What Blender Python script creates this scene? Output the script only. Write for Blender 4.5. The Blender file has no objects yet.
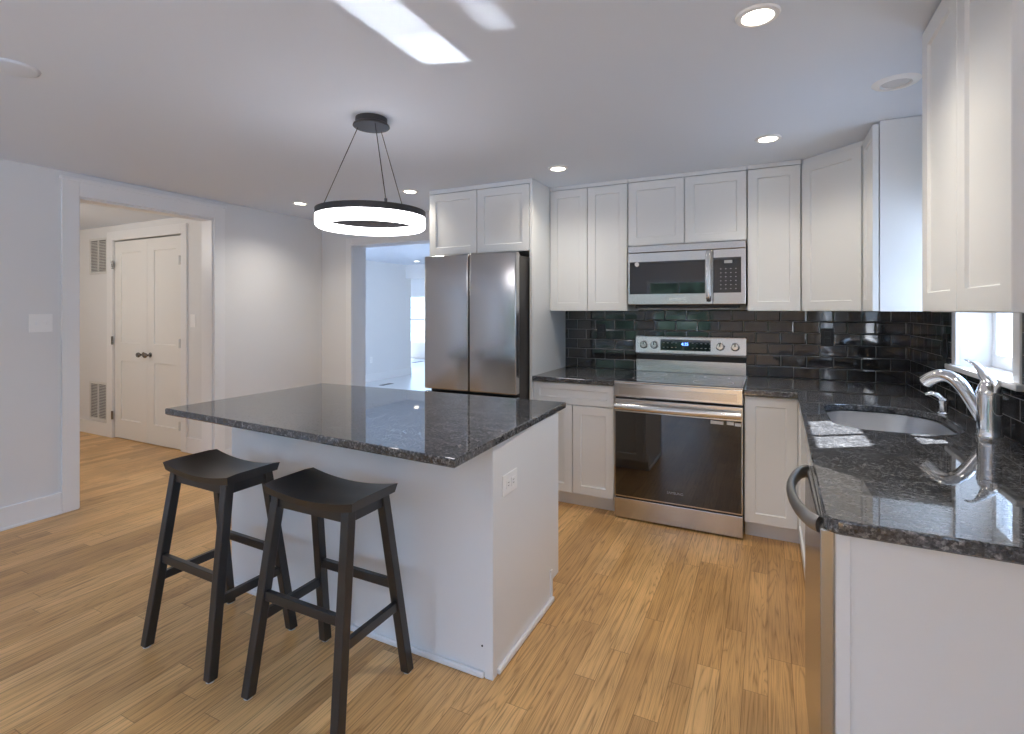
import bpy, bmesh, math, random
from mathutils import Vector, Matrix

random.seed(7)
SC = bpy.context.scene
COL = SC.collection

# ------------------------------------------------------------------ camera
CAM_H = 1.39
YAW = math.atan(256 / 516.0)
cam_data = bpy.data.cameras.new('camera')
cam_data.sensor_width = 36.0
cam_data.lens = 516.0 / 1024.0 * 36.0
cam_data.shift_y = -57.0 / 1024.0
cam_data.clip_start = 0.02
cam = bpy.data.objects.new('camera', cam_data)
COL.objects.link(cam)
cam.location = (0, 0, CAM_H)
cam.rotation_euler = (math.pi / 2, 0, YAW)
SC.camera = cam

# ------------------------------------------------------------------ exposure
SC.view_settings.view_transform = 'Standard'
SC.view_settings.look = 'None'
SC.view_settings.exposure = 0.88
SC.view_settings.gamma = 1.0
SC.view_settings.use_curve_mapping = False
SC.cycles.max_bounces = 10
SC.cycles.diffuse_bounces = 6
SC.cycles.glossy_bounces = 5
SC.cycles.sample_clamp_indirect = 4.0
SC.cycles.caustics_reflective = False
SC.cycles.caustics_refractive = False

# ------------------------------------------------------------------ world: pale sky, leafy garden towards the back of the room
W = bpy.data.worlds.new('sky'); SC.world = W
W.use_nodes = True
wn, wl = W.node_tree.nodes, W.node_tree.links
wn.clear()
def wnode(t, **kw):
    n = wn.new(t)
    for k, v in kw.items():
        if k in n.inputs: n.inputs[k].default_value = v
        else: setattr(n, k, v)
    return n
tc = wnode('ShaderNodeTexCoord')
sep = wnode('ShaderNodeSeparateXYZ'); wl.new(tc.outputs['Generated'], sep.inputs[0])
ramp = wnode('ShaderNodeValToRGB')
mr = wnode('ShaderNodeMapRange'); mr.inputs['From Min'].default_value = -0.2; mr.inputs['From Max'].default_value = 1.0
wl.new(sep.outputs['Z'], mr.inputs['Value']); wl.new(mr.outputs[0], ramp.inputs[0])
e = ramp.color_ramp.elements
e[0].position = 0.0; e[0].color = (0.58, 0.75, 1.02, 1)
e[1].position = 1.0; e[1].color = (0.38, 0.62, 1.08, 1)
k = e.new(0.22); k.color = (0.46, 0.69, 1.02, 1)
nz = wnode('ShaderNodeTexNoise'); nz.inputs['Scale'].default_value = 15.0; nz.inputs['Detail'].default_value = 6.0; nz.inputs['Roughness'].default_value = 0.75
wl.new(tc.outputs['Generated'], nz.inputs['Vector'])
gr = wnode('ShaderNodeValToRGB'); g = gr.color_ramp.elements
g[0].position = 0.40; g[0].color = (0.006, 0.012, 0.011, 1)
g[1].position = 0.70; g[1].color = (0.55, 0.66, 0.72, 1)
k = g.new(0.52); k.color = (0.022, 0.042, 0.036, 1)
k = g.new(0.61); k.color = (0.07, 0.125, 0.105, 1)
wl.new(nz.outputs[0], gr.inputs[0])
def wmath(op, a, b=None):
    n = wnode('ShaderNodeMath', operation=op)
    for i, v in enumerate((a, b)):
        if v is None: continue
        if isinstance(v, (int, float)): n.inputs[i].default_value = v
        else: wl.new(v, n.inputs[i])
    return n.outputs[0]
low = wmath('MULTIPLY', wmath('LESS_THAN', sep.outputs['Z'], 0.16), wmath('GREATER_THAN', sep.outputs['Z'], -0.10))
side = wmath('ADD', wmath('LESS_THAN', sep.outputs['Y'], -0.72), wmath('MULTIPLY', wmath('GREATER_THAN', sep.outputs['Y'], 0.6), 0.62))
mask = wmath('MULTIPLY', low, side)
mx = wnode('ShaderNodeMix', data_type='RGBA')
wl.new(mask, mx.inputs[0]); wl.new(ramp.outputs[0], mx.inputs[6]); wl.new(gr.outputs[0], mx.inputs[7])
bg = wnode('ShaderNodeBackground'); bg.inputs['Strength'].default_value = 4.9
wl.new(mx.outputs[2], bg.inputs[0])
wo = wnode('ShaderNodeOutputWorld'); wl.new(bg.outputs[0], wo.inputs[0])

# ------------------------------------------------------------------ lamps
def lamp(name, kind, loc, energy, color=(1, 1, 1), direction=None, **kw):
    d = bpy.data.lights.new(name, kind); d.energy = energy; d.color = color
    for kk, v in kw.items(): setattr(d, kk, v)
    o = bpy.data.objects.new(name, d); COL.objects.link(o); o.location = loc
    if direction is not None:
        o.rotation_euler = Vector(direction).to_track_quat('-Z', 'Y').to_euler()
    return o
SUN_DIR = Vector((-1.35, -0.91, -1.431))
lamp('sun', 'SUN', (4, 5, 6), 24.0, (0.94, 0.97, 1.0), SUN_DIR, angle=math.radians(0.6))
# daylight portals in the window openings
def portal(loc, direction, sx, sy):
    o = lamp('daylight_portal', 'AREA', loc, 1.0, (1, 1, 1), direction, shape='RECTANGLE', size=sx, size_y=sy)
    o.data.cycles.is_portal = True
    return o
CZ = 2.345            # kitchen ceiling
YB = 4.10             # wall behind the range
XR = 0.815            # wall with the sink window
XL = -4.336           # wall with the hall opening
YN = -3.2             # wall behind the camera
portal((1.0, 2.79, 1.47), (-1, 0, 0), 0.62, 0.68)
BACK_WINDOWS = [(-3.75, -2.55), (-2.2, -1.0)]
for a_, b_ in BACK_WINDOWS:
    portal(((a_ + b_) / 2, YN - 0.13, 1.35), (0, 1, 0), b_ - a_, 1.5)
SWY0, SWY1, SWZ0, SWZ1 = -1.9, -0.3, 0.80, 2.05   # unseen side window, added to light the island end and the ceiling
portal((XR + 0.13, (SWY0 + SWY1) / 2, (SWZ0 + SWZ1) / 2), (-1, 0, 0), SWY1 - SWY0, SWZ1 - SWZ0)
# added lamps standing in for sun bounced off the worktop to the ceiling
UP = Vector((-1.35, -0.91, 1.431))
BOUNCE_LAMPS = [((0.150, 0.325, 1.95, 2.325), 0.10), ((0.150, 0.325, 2.345, 2.585), 0.08), ((0.485, 0.590, 2.0, 2.46), 0.035)]

WARM = (1.0, 0.91, 0.78)
LIT = [(-0.03, 1.85), (0.0, 3.20), (-1.265, 3.246), (-2.574, 3.346), (-3.742, 3.285)]
FILL_SPOTS = [(-3.3, -1.6), (-1.2, -1.4), (-0.2, -1.4), (-3.3, 0.4), (-1.3, 0.3)]  # added fill spots behind the camera, without fixtures
CAN_W = [24.0, 12.0, 11.0, 13.0, 20.0]
for (x, y), watt in zip(LIT, CAN_W):
    lamp('ceiling_spot', 'SPOT', (x, y, CZ - 0.03), watt, WARM, (0, 0, -1), spot_size=math.radians(146), spot_blend=1.0, shadow_soft_size=0.06)
for x, y in FILL_SPOTS:
    lamp('ceiling_spot', 'SPOT', (x, y, CZ - 0.03), 1.2, (0.94, 0.97, 1.0), (0, 0, -1), spot_size=math.radians(160), spot_blend=0.7, shadow_soft_size=0.06)
lamp('hall_lamp', 'POINT', (-5.9, 1.6, 2.1), 15.0, (1.0, 0.93, 0.84), shadow_soft_size=0.15)
lamp('far_room_fill', 'AREA', (-3.2, 7.5, 1.5), 15.0, (0.78, 0.89, 1.0), (-1, 0, 0), shape='RECTANGLE', size=2.2, size_y=1.6)  # added area lamp inside the room, in place of an unseen window's daylight
lamp('living_room_area', 'AREA', (-6.2, 11.2, 1.6), 14.0, (0.85, 0.93, 1.0), (-1, 0, -0.1), shape='RECTANGLE', size=1.5, size_y=1.6)  # area lamp inside the far end of the room, away from any opening

# ------------------------------------------------------------------ materials
def new_mat(name):
    m = bpy.data.materials.new(name); m.use_nodes = True
    return m
def pm(name, col, rough=0.5, metal=0.0, spec=0.5, emit=None, estr=0.0, coat=0.0):
    m = new_mat(name); b = m.node_tree.nodes['Principled BSDF']
    b.inputs['Base Color'].default_value = (*col, 1); b.inputs['Roughness'].default_value = rough
    b.inputs['Metallic'].default_value = metal; b.inputs['Specular IOR Level'].default_value = spec
    b.inputs['Coat Weight'].default_value = coat
    if emit: b.inputs['Emission Color'].default_value = (*emit, 1); b.inputs['Emission Strength'].default_value = estr
    return m
class NT:
    def __init__(s, m):
        s.t = m.node_tree; s.n = s.t.nodes; s.l = s.t.links; s.b = s.n['Principled BSDF']
    def node(s, t, ins=None, **kw):
        n = s.n.new(t)
        for kk, v in kw.items(): setattr(n, kk, v)
        for kk, v in (ins or {}).items():
            if hasattr(v, 'is_linked') or isinstance(v, bpy.types.NodeSocket): s.l.new(v, n.inputs[kk])
            else: n.inputs[kk].default_value = v
        return n
    def math(s, op, a, b=0.0, c=None):
        ins = {0: a, 1: b}
        if c is not None: ins[2] = c
        return s.node('ShaderNodeMath', ins, operation=op).outputs[0]
    def ramp(s, fac, stops, interp='LINEAR'):
        n = s.node('ShaderNodeValToRGB', {0: fac}); r = n.color_ramp; r.interpolation = interp
        r.elements[0].position, r.elements[0].color = stops[0][0], (*stops[0][1], 1)
        r.elements[1].position, r.elements[1].color = stops[-1][0], (*stops[-1][1], 1)
        for p, c in stops[1:-1]: r.elements.new(p).color = (*c, 1)
        return n.outputs[0]
    def mix(s, fac, a, b, blend='MIX'):
        n = s.node('ShaderNodeMix', {0: fac}, data_type='RGBA', blend_type=blend)
        for i, v in ((6, a), (7, b)):
            if isinstance(v, tuple): n.inputs[i].default_value = (*v, 1)
            else: s.l.new(v, n.inputs[i])
        return n.outputs[2]
    def obj(s): return s.node('ShaderNodeTexCoord').outputs['Object']
    def set(s, k, v): s.l.new(v, s.b.inputs[k])

def paint(name, col, rough=0.55, amt=0.03):
    m = pm(name, col, rough); t = NT(m); o = t.obj()
    n = t.node('ShaderNodeTexNoise', {'Vector': o, 'Scale': 260.0, 'Detail': 2.0})
    bp = t.node('ShaderNodeBump', {'Height': n.outputs[0], 'Strength': amt, 'Distance': 0.002})
    t.set('Normal', bp.outputs[0])
    return m
M = {}
M['wall'] = paint('wall_paint', (0.77, 0.776, 0.785), 0.6)
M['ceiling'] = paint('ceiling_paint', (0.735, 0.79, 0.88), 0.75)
M['trim'] = paint('trim_paint', (0.83, 0.835, 0.845), 0.35, 0.01)
M['door_paint'] = paint('door_paint', (0.83, 0.825, 0.80), 0.35, 0.01)
M['cab'] = paint('cabinet_paint', (0.80, 0.81, 0.805), 0.30, 0.01)
M['island'] = paint('island_paint', (0.79, 0.805, 0.82), 0.35, 0.01)
M['carcass'] = pm('cabinet_carcass', (0.60, 0.60, 0.58), 0.45)
M['plate'] = pm('white_plastic', (0.90, 0.90, 0.90), 0.3)
M['slot'] = pm('dark_slot', (0.02, 0.02, 0.02), 0.5)
M['vent'] = pm('vent_metal', (0.70, 0.70, 0.68), 0.4)
M['vent_dark'] = pm('vent_shade', (0.22, 0.22, 0.22), 0.6)
M['black_wood'] = pm('black_stool_wood', (0.019, 0.018, 0.019), 0.28, 0.0, 0.7)
M['felt'] = pm('felt_pad', (0.65, 0.65, 0.63), 0.9)
M['black_metal'] = pm('black_metal', (0.035, 0.032, 0.033), 0.4)
M['black_glass'] = pm('black_glass', (0.008, 0.008, 0.009), 0.03, 0.0, 1.0)
M['black_plastic'] = pm('black_plastic', (0.012, 0.012, 0.013), 0.35)
M['dark_grey'] = pm('dark_grey_case', (0.045, 0.043, 0.042), 0.45)
M['handle_grey'] = pm('satin_grey_handle', (0.34, 0.335, 0.33), 0.38, 1.0)
M['chrome'] = pm('chrome', (0.86, 0.87, 0.88), 0.06, 1.0)
M['nickel'] = pm('dark_nickel', (0.25, 0.24, 0.23), 0.25, 1.0)
M['led'] = pm('ring_diffuser', (0.9, 0.9, 0.9), 0.5, emit=(1.0, 0.96, 1.0), estr=4.0)
M['bulb'] = pm('downlight_lens', (0.9, 0.9, 0.9), 0.5, emit=(1.0, 0.90, 0.74), estr=9.0)
M['bulb_off'] = pm('downlight_lens_off', (0.62, 0.62, 0.63), 0.4)
M['ink'] = pm('light_print', (0.75, 0.75, 0.76), 0.4)
M['clock'] = pm('clock_digits', (0.1, 0.2, 0.9), 0.4, emit=(0.12, 0.28, 1.0), estr=4.0)
M['sticker'] = pm('white_sticker', (0.7, 0.7, 0.7), 0.5)
M['grey_print'] = pm('grey_print', (0.35, 0.35, 0.36), 0.4)

def steel(name, col, rough, sx, sy, sz, amt=0.05):
    m = pm(name, col, rough, 1.0); t = NT(m); o = t.obj()
    mp = t.node('ShaderNodeMapping', {'Vector': o, 'Scale': (sx, sy, sz)})
    n = t.node('ShaderNodeTexNoise', {'Vector': mp.outputs[0], 'Scale': 1.0, 'Detail': 3.0})
    t.set('Roughness', t.math('MULTIPLY_ADD', n.outputs[0], amt * 2, rough - amt))
    return m
M['steel'] = steel('brushed_steel', (0.60, 0.585, 0.57), 0.24, 4, 4, 900)
M['steel_v'] = steel('brushed_steel_fridge', (0.50, 0.49, 0.485), 0.22, 900, 900, 3)
M['steel_bright'] = steel('bright_steel', (0.70, 0.70, 0.70), 0.22, 3, 3, 600)
M['steel_sink'] = steel('sink_steel', (0.68, 0.68, 0.69), 0.30, 5, 5, 5)

def make_floor():
    m = pm('oak_planks', (0.4, 0.25, 0.12), 0.36); t = NT(m); o = t.obj()
    s = t.node('ShaderNodeSeparateXYZ', {0: o}); X, Y = s.outputs[0], s.outputs[1]
    Wd, L = 0.083, 1.15
    xr = t.math('DIVIDE', X, Wd); row = t.math('FLOOR', xr); fx = t.math('FRACT', xr)
    rnd = t.node('ShaderNodeTexWhiteNoise', {'W': row}, noise_dimensions='1D').outputs[0]
    rlen = t.math('MULTIPLY_ADD', rnd, 0.5, 0.75)
    yr = t.math('ADD', t.math('DIVIDE', t.math('DIVIDE', Y, L), rlen), t.math('MULTIPLY', rnd, 17.3))
    idx = t.math('FLOOR', yr); fy = t.math('FRACT', yr)
    cid = t.node('ShaderNodeCombineXYZ', {0: row, 1: idx})
    wid = t.node('ShaderNodeTexWhiteNoise', {'Vector': cid.outputs[0]}, noise_dimensions='2D')
    tone = wid.outputs[0]
    base = t.ramp(tone, [(0.0, (0.53, 0.305, 0.122)), (0.3, (0.64, 0.375, 0.148)), (0.65, (0.71, 0.43, 0.178)), (1.0, (0.79, 0.50, 0.225))])
    # grain: long streaks, shifted plank by plank
    off = t.node('ShaderNodeVectorMath', {0: wid.outputs[1], 1: (9.0, 9.0, 9.0)}, operation='MULTIPLY').outputs[0]
    v1 = t.node('ShaderNodeVectorMath', {0: o, 1: off}, operation='ADD').outputs[0]
    mp = t.node('ShaderNodeMapping', {'Vector': v1, 'Scale': (140.0, 3.5, 1.0)})
    n1 = t.node('ShaderNodeTexNoise', {'Vector': mp.outputs[0], 'Scale': 1.0, 'Detail': 5.0, 'Roughness': 0.65, 'Distortion': 0.4})
    mp2 = t.node('ShaderNodeMapping', {'Vector': v1, 'Scale': (11.0, 0.55, 1.0)})
    n2 = t.node('ShaderNodeTexNoise', {'Vector': mp2.outputs[0], 'Scale': 1.0, 'Detail': 2.0, 'Distortion': 0.8})
    rings = t.math('ABSOLUTE', t.math('SINE', t.math('MULTIPLY', n2.outputs[0], 70.0)))
    grain = t.math('MULTIPLY', t.math('MULTIPLY_ADD', t.math('POWER', rings, 0.6), 0.45, 0.55), n1.outputs[0])
    dark = t.ramp(grain, [(0.26, (0.58, 0.52, 0.45)), (0.37, (0.88, 0.86, 0.83)), (0.52, (1.10, 1.10, 1.10))])
    c = t.mix(1.0, base, dark, 'MULTIPLY')
    n3 = t.node('ShaderNodeTexNoise', {'Vector': o, 'Scale': 2.2, 'Detail': 2.0})
    c = t.mix(1.0, c, t.ramp(n3.outputs[0], [(0.3, (0.78, 0.77, 0.78)), (0.7, (1.07, 1.06, 1.03))]), 'MULTIPLY')
    # seams
    ex = t.math('MINIMUM', fx, t.math('SUBTRACT', 1.0, fx))
    ey = t.math('MULTIPLY', t.math('MINIMUM', fy, t.math('SUBTRACT', 1.0, fy)), L / Wd)
    edge = t.math('MINIMUM', ex, ey)
    sm = t.ramp(edge, [(0.0, (0.42, 0.36, 0.30)), (0.022, (0.95, 0.95, 0.95)), (0.03, (1, 1, 1))])
    c = t.mix(1.0, c, sm, 'MULTIPLY')
    t.set('Base Color', c)
    t.set('Roughness', t.math('MULTIPLY_ADD', n1.outputs[0], 0.16, 0.27))
    bp = t.node('ShaderNodeBump', {'Height': t.math('MULTIPLY_ADD', grain, 0.25, t.math('MINIMUM', t.math('MULTIPLY', edge, 20.0), 1.0)), 'Strength': 0.18, 'Distance': 0.002})
    t.set('Normal', bp.outputs[0])
    return m
M['floor'] = make_floor()

def make_granite():
    m = pm('polished_granite', (0.03, 0.03, 0.03), 0.03, 0.0, 0.85); t = NT(m); o = t.obj()
    mp = t.node('ShaderNodeMapping', {'Vector': o, 'Rotation': (0, 0, 0.25), 'Scale': (1.0, 2.2, 1.0)})
    n1 = t.node('ShaderNodeTexNoise', {'Vector': mp.outputs[0], 'Scale': 70.0, 'Detail': 6.0, 'Roughness': 0.78, 'Distortion': 0.2})
    n2 = t.node('ShaderNodeTexNoise', {'Vector': mp.outputs[0], 'Scale': 10.0, 'Detail': 3.0})
    vo = t.node('ShaderNodeTexVoronoi', {'Vector': mp.outputs[0], 'Scale': 150.0, 'Randomness': 1.0})
    f = t.math('ADD', t.math('MULTIPLY', n1.outputs[0], 0.85), t.math('MULTIPLY', n2.outputs[0], 0.2))
    c = t.ramp(f, [(0.34, (0.008, 0.008, 0.009)), (0.46, (0.040, 0.041, 0.044)), (0.54, (0.095, 0.097, 0.104)), (0.64, (0.19, 0.195, 0.205)), (0.78, (0.36, 0.365, 0.38))])
    fl = t.ramp(t.node('ShaderNodeSeparateColor', {0: vo.outputs['Color']}).outputs[0], [(0.0, (0.30, 0.30, 0.33)), (0.6, (1, 1, 1)), (1.0, (1.9, 1.85, 1.8))])
    c = t.mix(1.0, c, fl, 'MULTIPLY')
    t.set('Base Color', c)
    return m
M['granite'] = make_granite()

def make_tile(name, axis):
    m = pm(name, (0.006, 0.006, 0.007), 0.06, 0.0, 0.85); t = NT(m); o = t.obj()
    s = t.node('ShaderNodeSeparateXYZ', {0: o})
    u = s.outputs[0] if axis == 'x' else s.outputs[1]
    TW, TH = 0.158, 0.0793
    zr = t.math('DIVIDE', t.math('SUBTRACT', s.outputs[2], 0.914), TH)
    row = t.math('FLOOR', zr); fz = t.math('FRACT', zr)
    par = t.math('MULTIPLY', t.math('MODULO', row, 2.0), 0.5)
    ur = t.math('ADD', t.math('ADD', t.math('DIVIDE', u, TW), 100.0), par)
    col = t.math('FLOOR', ur); fu = t.math('FRACT', ur)
    ez = t.math('MULTIPLY', t.math('MINIMUM', fz, t.math('SUBTRACT', 1.0, fz)), TH)
    eu = t.math('MULTIPLY', t.math('MINIMUM', fu, t.math('SUBTRACT', 1.0, fu)), TW)
    ed = t.math('MINIMUM', ez, eu)
    grout = t.math('LESS_THAN', ed, 0.0013)
    cid = t.node('ShaderNodeCombineXYZ', {0: row, 1: col})
    wn_ = t.node('ShaderNodeTexWhiteNoise', {'Vector': cid.outputs[0]}, noise_dimensions='2D')
    t.set('Base Color', t.mix(grout, (0.022, 0.022, 0.024), (0.28, 0.27, 0.265)))
    t.set('Roughness', t.math('MULTIPLY_ADD', grout, 0.6, 0.05))
    # pillowed edges and a slight lean of each tile
    nn = t.node('ShaderNodeTexNoise', {'Vector': o, 'Scale': 9.0, 'Detail': 1.0})
    lean = t.math('MULTIPLY', t.math('MULTIPLY', t.math('SUBTRACT', wn_.outputs[0], 0.5), t.math('SUBTRACT', fu, 0.5)), 0.35)
    h = t.math('ADD', t.math('MINIMUM', t.math('DIVIDE', ed, 0.007), 1.0), t.math('ADD', lean, t.math('MULTIPLY', nn.outputs[0], 0.35)))
    bp = t.node('ShaderNodeBump', {'Height': h, 'Strength': 0.6, 'Distance': 0.0022})
    t.set('Normal', bp.outputs[0])
    return m
M['tile_x'] = make_tile('black_tile_back', 'x')
M['tile_y'] = make_tile('black_tile_side', 'y')

def make_pane():
    m = new_mat('window_glass'); nt = m.node_tree; nt.nodes.clear()
    tr = nt.nodes.new('ShaderNodeBsdfTransparent'); gl = nt.nodes.new('ShaderNodeBsdfGlossy'); gl.inputs['Roughness'].default_value = 0.02
    lw = nt.nodes.new('ShaderNodeLayerWeight'); lw.inputs[0].default_value = 0.5
    pw = nt.nodes.new('ShaderNodeMath'); pw.operation = 'POWER'; pw.inputs[1].default_value = 5.0; nt.links.new(lw.outputs['Facing'], pw.inputs[0])
    fr = nt.nodes.new('ShaderNodeMath'); fr.operation = 'MULTIPLY_ADD'; fr.inputs[1].default_value = 0.95; fr.inputs[2].default_value = 0.04; nt.links.new(pw.outputs[0], fr.inputs[0])
    mxn = nt.nodes.new('ShaderNodeMixShader'); out = nt.nodes.new('ShaderNodeOutputMaterial')
    nt.links.new(fr.outputs[0], mxn.inputs[0]); nt.links.new(tr.outputs[0], mxn.inputs[1]); nt.links.new(gl.outputs[0], mxn.inputs[2])
    nt.links.new(mxn.outputs[0], out.inputs[0])
    return m
M['pane'] = make_pane()
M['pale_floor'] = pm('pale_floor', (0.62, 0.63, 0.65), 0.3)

# ------------------------------------------------------------------ mesh helpers
class MB:
    def __init__(s): s.bm = bmesh.new()
    def _merge(s, b):
        me = bpy.data.meshes.new('tmp'); b.to_mesh(me); b.free(); s.bm.from_mesh(me); bpy.data.meshes.remove(me)
    def box(s, x0, x1, y0, y1, z0, z1, bev=0.0, seg=2, rot=None, piv=None):
        b = bmesh.new(); bmesh.ops.create_cube(b, size=1.0)
        for v in b.verts:
            v.co = Vector(((x0 + x1) / 2 + v.co.x * (x1 - x0), (y0 + y1) / 2 + v.co.y * (y1 - y0), (z0 + z1) / 2 + v.co.z * (z1 - z0)))
        if bev > 0: bmesh.ops.bevel(b, geom=list(b.edges), offset=bev, segments=seg, profile=0.5, affect='EDGES')
        if rot is not None: bmesh.ops.rotate(b, verts=b.verts, cent=piv, matrix=rot)
        s._merge(b); return s
    def prism(s, poly, z0, z1, bev=0.0, seg=2):
        b = bmesh.new(); vs = [b.verts.new((p[0], p[1], z0)) for p in poly]
        f = b.faces.new(vs); r = bmesh.ops.extrude_face_region(b, geom=[f])
        for v in r['geom']:
            if isinstance(v, bmesh.types.BMVert): v.co.z = z1
        bmesh.ops.recalc_face_normals(b, faces=b.faces)
        if bev > 0: bmesh.ops.bevel(b, geom=list(b.edges), offset=bev, segments=seg, profile=0.5, affect='EDGES')
        s._merge(b); return s
    def beam(s, p0, p1, w, d, w1=None, d1=None, up=(0, 1, 0), bev=0.003, horizontal_ends=False):
        """square bar between two points; w along 'side', d along 'up'"""
        p0, p1 = Vector(p0), Vector(p1); ax = (p1 - p0).normalized(); upv = Vector(up)
        sd = ax.cross(upv).normalized(); upv = sd.cross(ax).normalized()
        w1 = w if w1 is None else w1; d1 = d if d1 is None else d1
        b = bmesh.new(); ring = []
        for p, ww, dd in ((p0, w, d), (p1, w1, d1)):
            r = []
            for i, j in ((-1, -1), (1, -1), (1, 1), (-1, 1)):
                q = p + sd * (i * ww / 2) + upv * (j * dd / 2)
                if horizontal_ends and abs(ax.z) > 1e-6: q = q - ax * ((q.z - p.z) / ax.z)
                r.append(b.verts.new(q))
            ring.append(r)
        for i in range(4): b.faces.new((ring[0][i], ring[0][(i + 1) % 4], ring[1][(i + 1) % 4], ring[1][i]))
        b.faces.new(ring[0][::-1]); b.faces.new(ring[1])
        bmesh.ops.recalc_face_normals(b, faces=b.faces)
        if bev > 0: bmesh.ops.bevel(b, geom=list(b.edges), offset=bev, segments=2, profile=0.5, affect='EDGES')
        s._merge(b); return s
    def tube(s, pts, rad, seg=16, cap=True, squash=None):
        pts = [Vector(p) for p in pts]; n = len(pts)
        if not hasattr(rad, '__len__'): rad = [rad] * n
        b = bmesh.new(); rings = []; prev = None
        for i, p in enumerate(pts):
            t = (pts[min(i + 1, n - 1)] - pts[max(i - 1, 0)]).normalized()
            if prev is None:
                a = Vector((0, 0, 1)) if abs(t.z) < 0.9 else Vector((1, 0, 0))
                u = t.cross(a).normalized()
            else: u = (prev - t * prev.dot(t)).normalized()
            prev = u; v = t.cross(u).normalized(); k2 = 1.0 if squash is None else squash[i]
            rings.append([b.verts.new(p + (u * math.cos(2 * math.pi * j / seg) + v * (k2 * math.sin(2 * math.pi * j / seg))) * rad[i]) for j in range(seg)])
        for i in range(n - 1):
            for j in range(seg): b.faces.new((rings[i][j], rings[i][(j + 1) % seg], rings[i + 1][(j + 1) % seg], rings[i + 1][j]))
        if cap: b.faces.new(rings[0][::-1]); b.faces.new(rings[-1])
        bmesh.ops.recalc_face_normals(b, faces=b.faces)
        s._merge(b); return s
    def lathe(s, prof, c=(0, 0, 0), axis='z', seg=48, closed=False):
        """prof: (radius, height) pairs swept round an axis through c"""
        b = bmesh.new(); rings = []; c = Vector(c)
        def pt(r, h, a):
            x, y = r * math.cos(a), r * math.sin(a)
            return c + (Vector((x, y, h)) if axis == 'z' else Vector((x, -h, y)) if axis == '-y' else Vector((-h, x, y)) if axis == '-x' else Vector((h, x, y)))
        for r, h in prof:
            if r < 1e-6: rings.append([b.verts.new(pt(0, h, 0))])
            else: rings.append([b.verts.new(pt(r, h, 2 * math.pi * j / seg)) for j in range(seg)])
        pairs = list(zip(rings, rings[1:])) + ([(rings[-1], rings[0])] if closed else [])
        for A, B in pairs:
            for j in range(seg):
                q = [A[j % len(A)], A[(j + 1) % len(A)], B[(j + 1) % len(B)], B[j % len(B)]]
                u = []
                for v in q:
                    if v not in u: u.append(v)
                if len(u) > 2:
                    try: b.faces.new(u)
                    except ValueError: pass
        bmesh.ops.recalc_face_normals(b, faces=b.faces)
        s._merge(b); return s
    def panel(s, O, U, N, w, h, fw=0.058, th=0.022, rec=0.009, parts=None, fws=None):
        """recessed-panel (shaker) door: O lower corner on the front plane, U width direction, N outward normal; parts: list of (v0, v1) openings"""
        O, U, N = Vector(O), Vector(U).normalized(), Vector(N).normalized(); Z = Vector((0, 0, 1))
        P = lambda u, v, n: O + U * u + Z * v + N * n
        ee = 0.0018
        b = bmesh.new(); V = lambda *a: b.verts.new(P(*a))
        opens = parts or [(fw, h - fw)]
        us = [ee, fw, w - fw, w - ee]
        # back and side shell
        bk = [V(0, 0, -th), V(w, 0, -th), V(w, h, -th), V(0, h, -th)]
        md = [V(0, 0, -ee), V(w, 0, -ee), V(w, h, -ee), V(0, h, -ee)]
        vs = [ee] + [q for o_ in opens for q in o_] + [h - ee]
        grid = {}
        for i, u in enumerate(us):
            for j, v in enumerate(vs): grid[i, j] = V(u, v, 0)
        b.faces.new(bk)
        for i in range(4): b.faces.new((bk[i], bk[(i + 1) % 4], md[(i + 1) % 4], md[i]))
        nj = len(vs) - 1
        bot = [grid[i, 0] for i in range(4)]; top = [grid[i, nj] for i in range(4)]
        lef = [grid[0, j] for j in range(nj + 1)]; rig = [grid[3, j] for j in range(nj + 1)]
        b.faces.new([md[0], md[1]] + bot[::-1]); b.faces.new([md[2], md[3]] + top)
        b.faces.new([md[3], md[0]] + lef); b.faces.new([md[1], md[2]] + rig[::-1])
        for i in range(3):
            for j in range(nj):
                if i == 1 and j % 2 == 1:
                    k_ = 0.004
                    q = [grid[1, j], grid[2, j], grid[2, j + 1], grid[1, j + 1]]
                    r = [V(us[1] + k_, vs[j] + k_, -rec), V(us[2] - k_, vs[j] + k_, -rec), V(us[2] - k_, vs[j + 1] - k_, -rec), V(us[1] + k_, vs[j + 1] - k_, -rec)]
                    for m_ in range(4): b.faces.new((q[m_], q[(m_ + 1) % 4], r[(m_ + 1) % 4], r[m_]))
                    b.faces.new(r)
                else: b.faces.new((grid[i, j], grid[i + 1, j], grid[i + 1, j + 1], grid[i, j + 1]))
        bmesh.ops.recalc_face_normals(b, faces=b.faces)
        s._merge(b); return s
    def build(s, name, mat, parent=None, smooth=None):
        me = bpy.data.meshes.new(name)
        if smooth is not None:
            for f in s.bm.faces: f.smooth = True
            for ed in s.bm.edges:
                if len(ed.link_faces) == 2 and ed.calc_face_angle(0) > math.radians(smooth): ed.smooth = False
        s.bm.to_mesh(me); s.bm.free()
        me.materials.append(M[mat] if isinstance(mat, str) else mat)
        o = bpy.data.objects.new(name, me); COL.objects.link(o)
        if parent is not None:
            o.parent = parent
            if parent.parent is None and parent.type == 'EMPTY': o.matrix_parent_inverse = Matrix.Translation(-parent.location)
        return o

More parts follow.
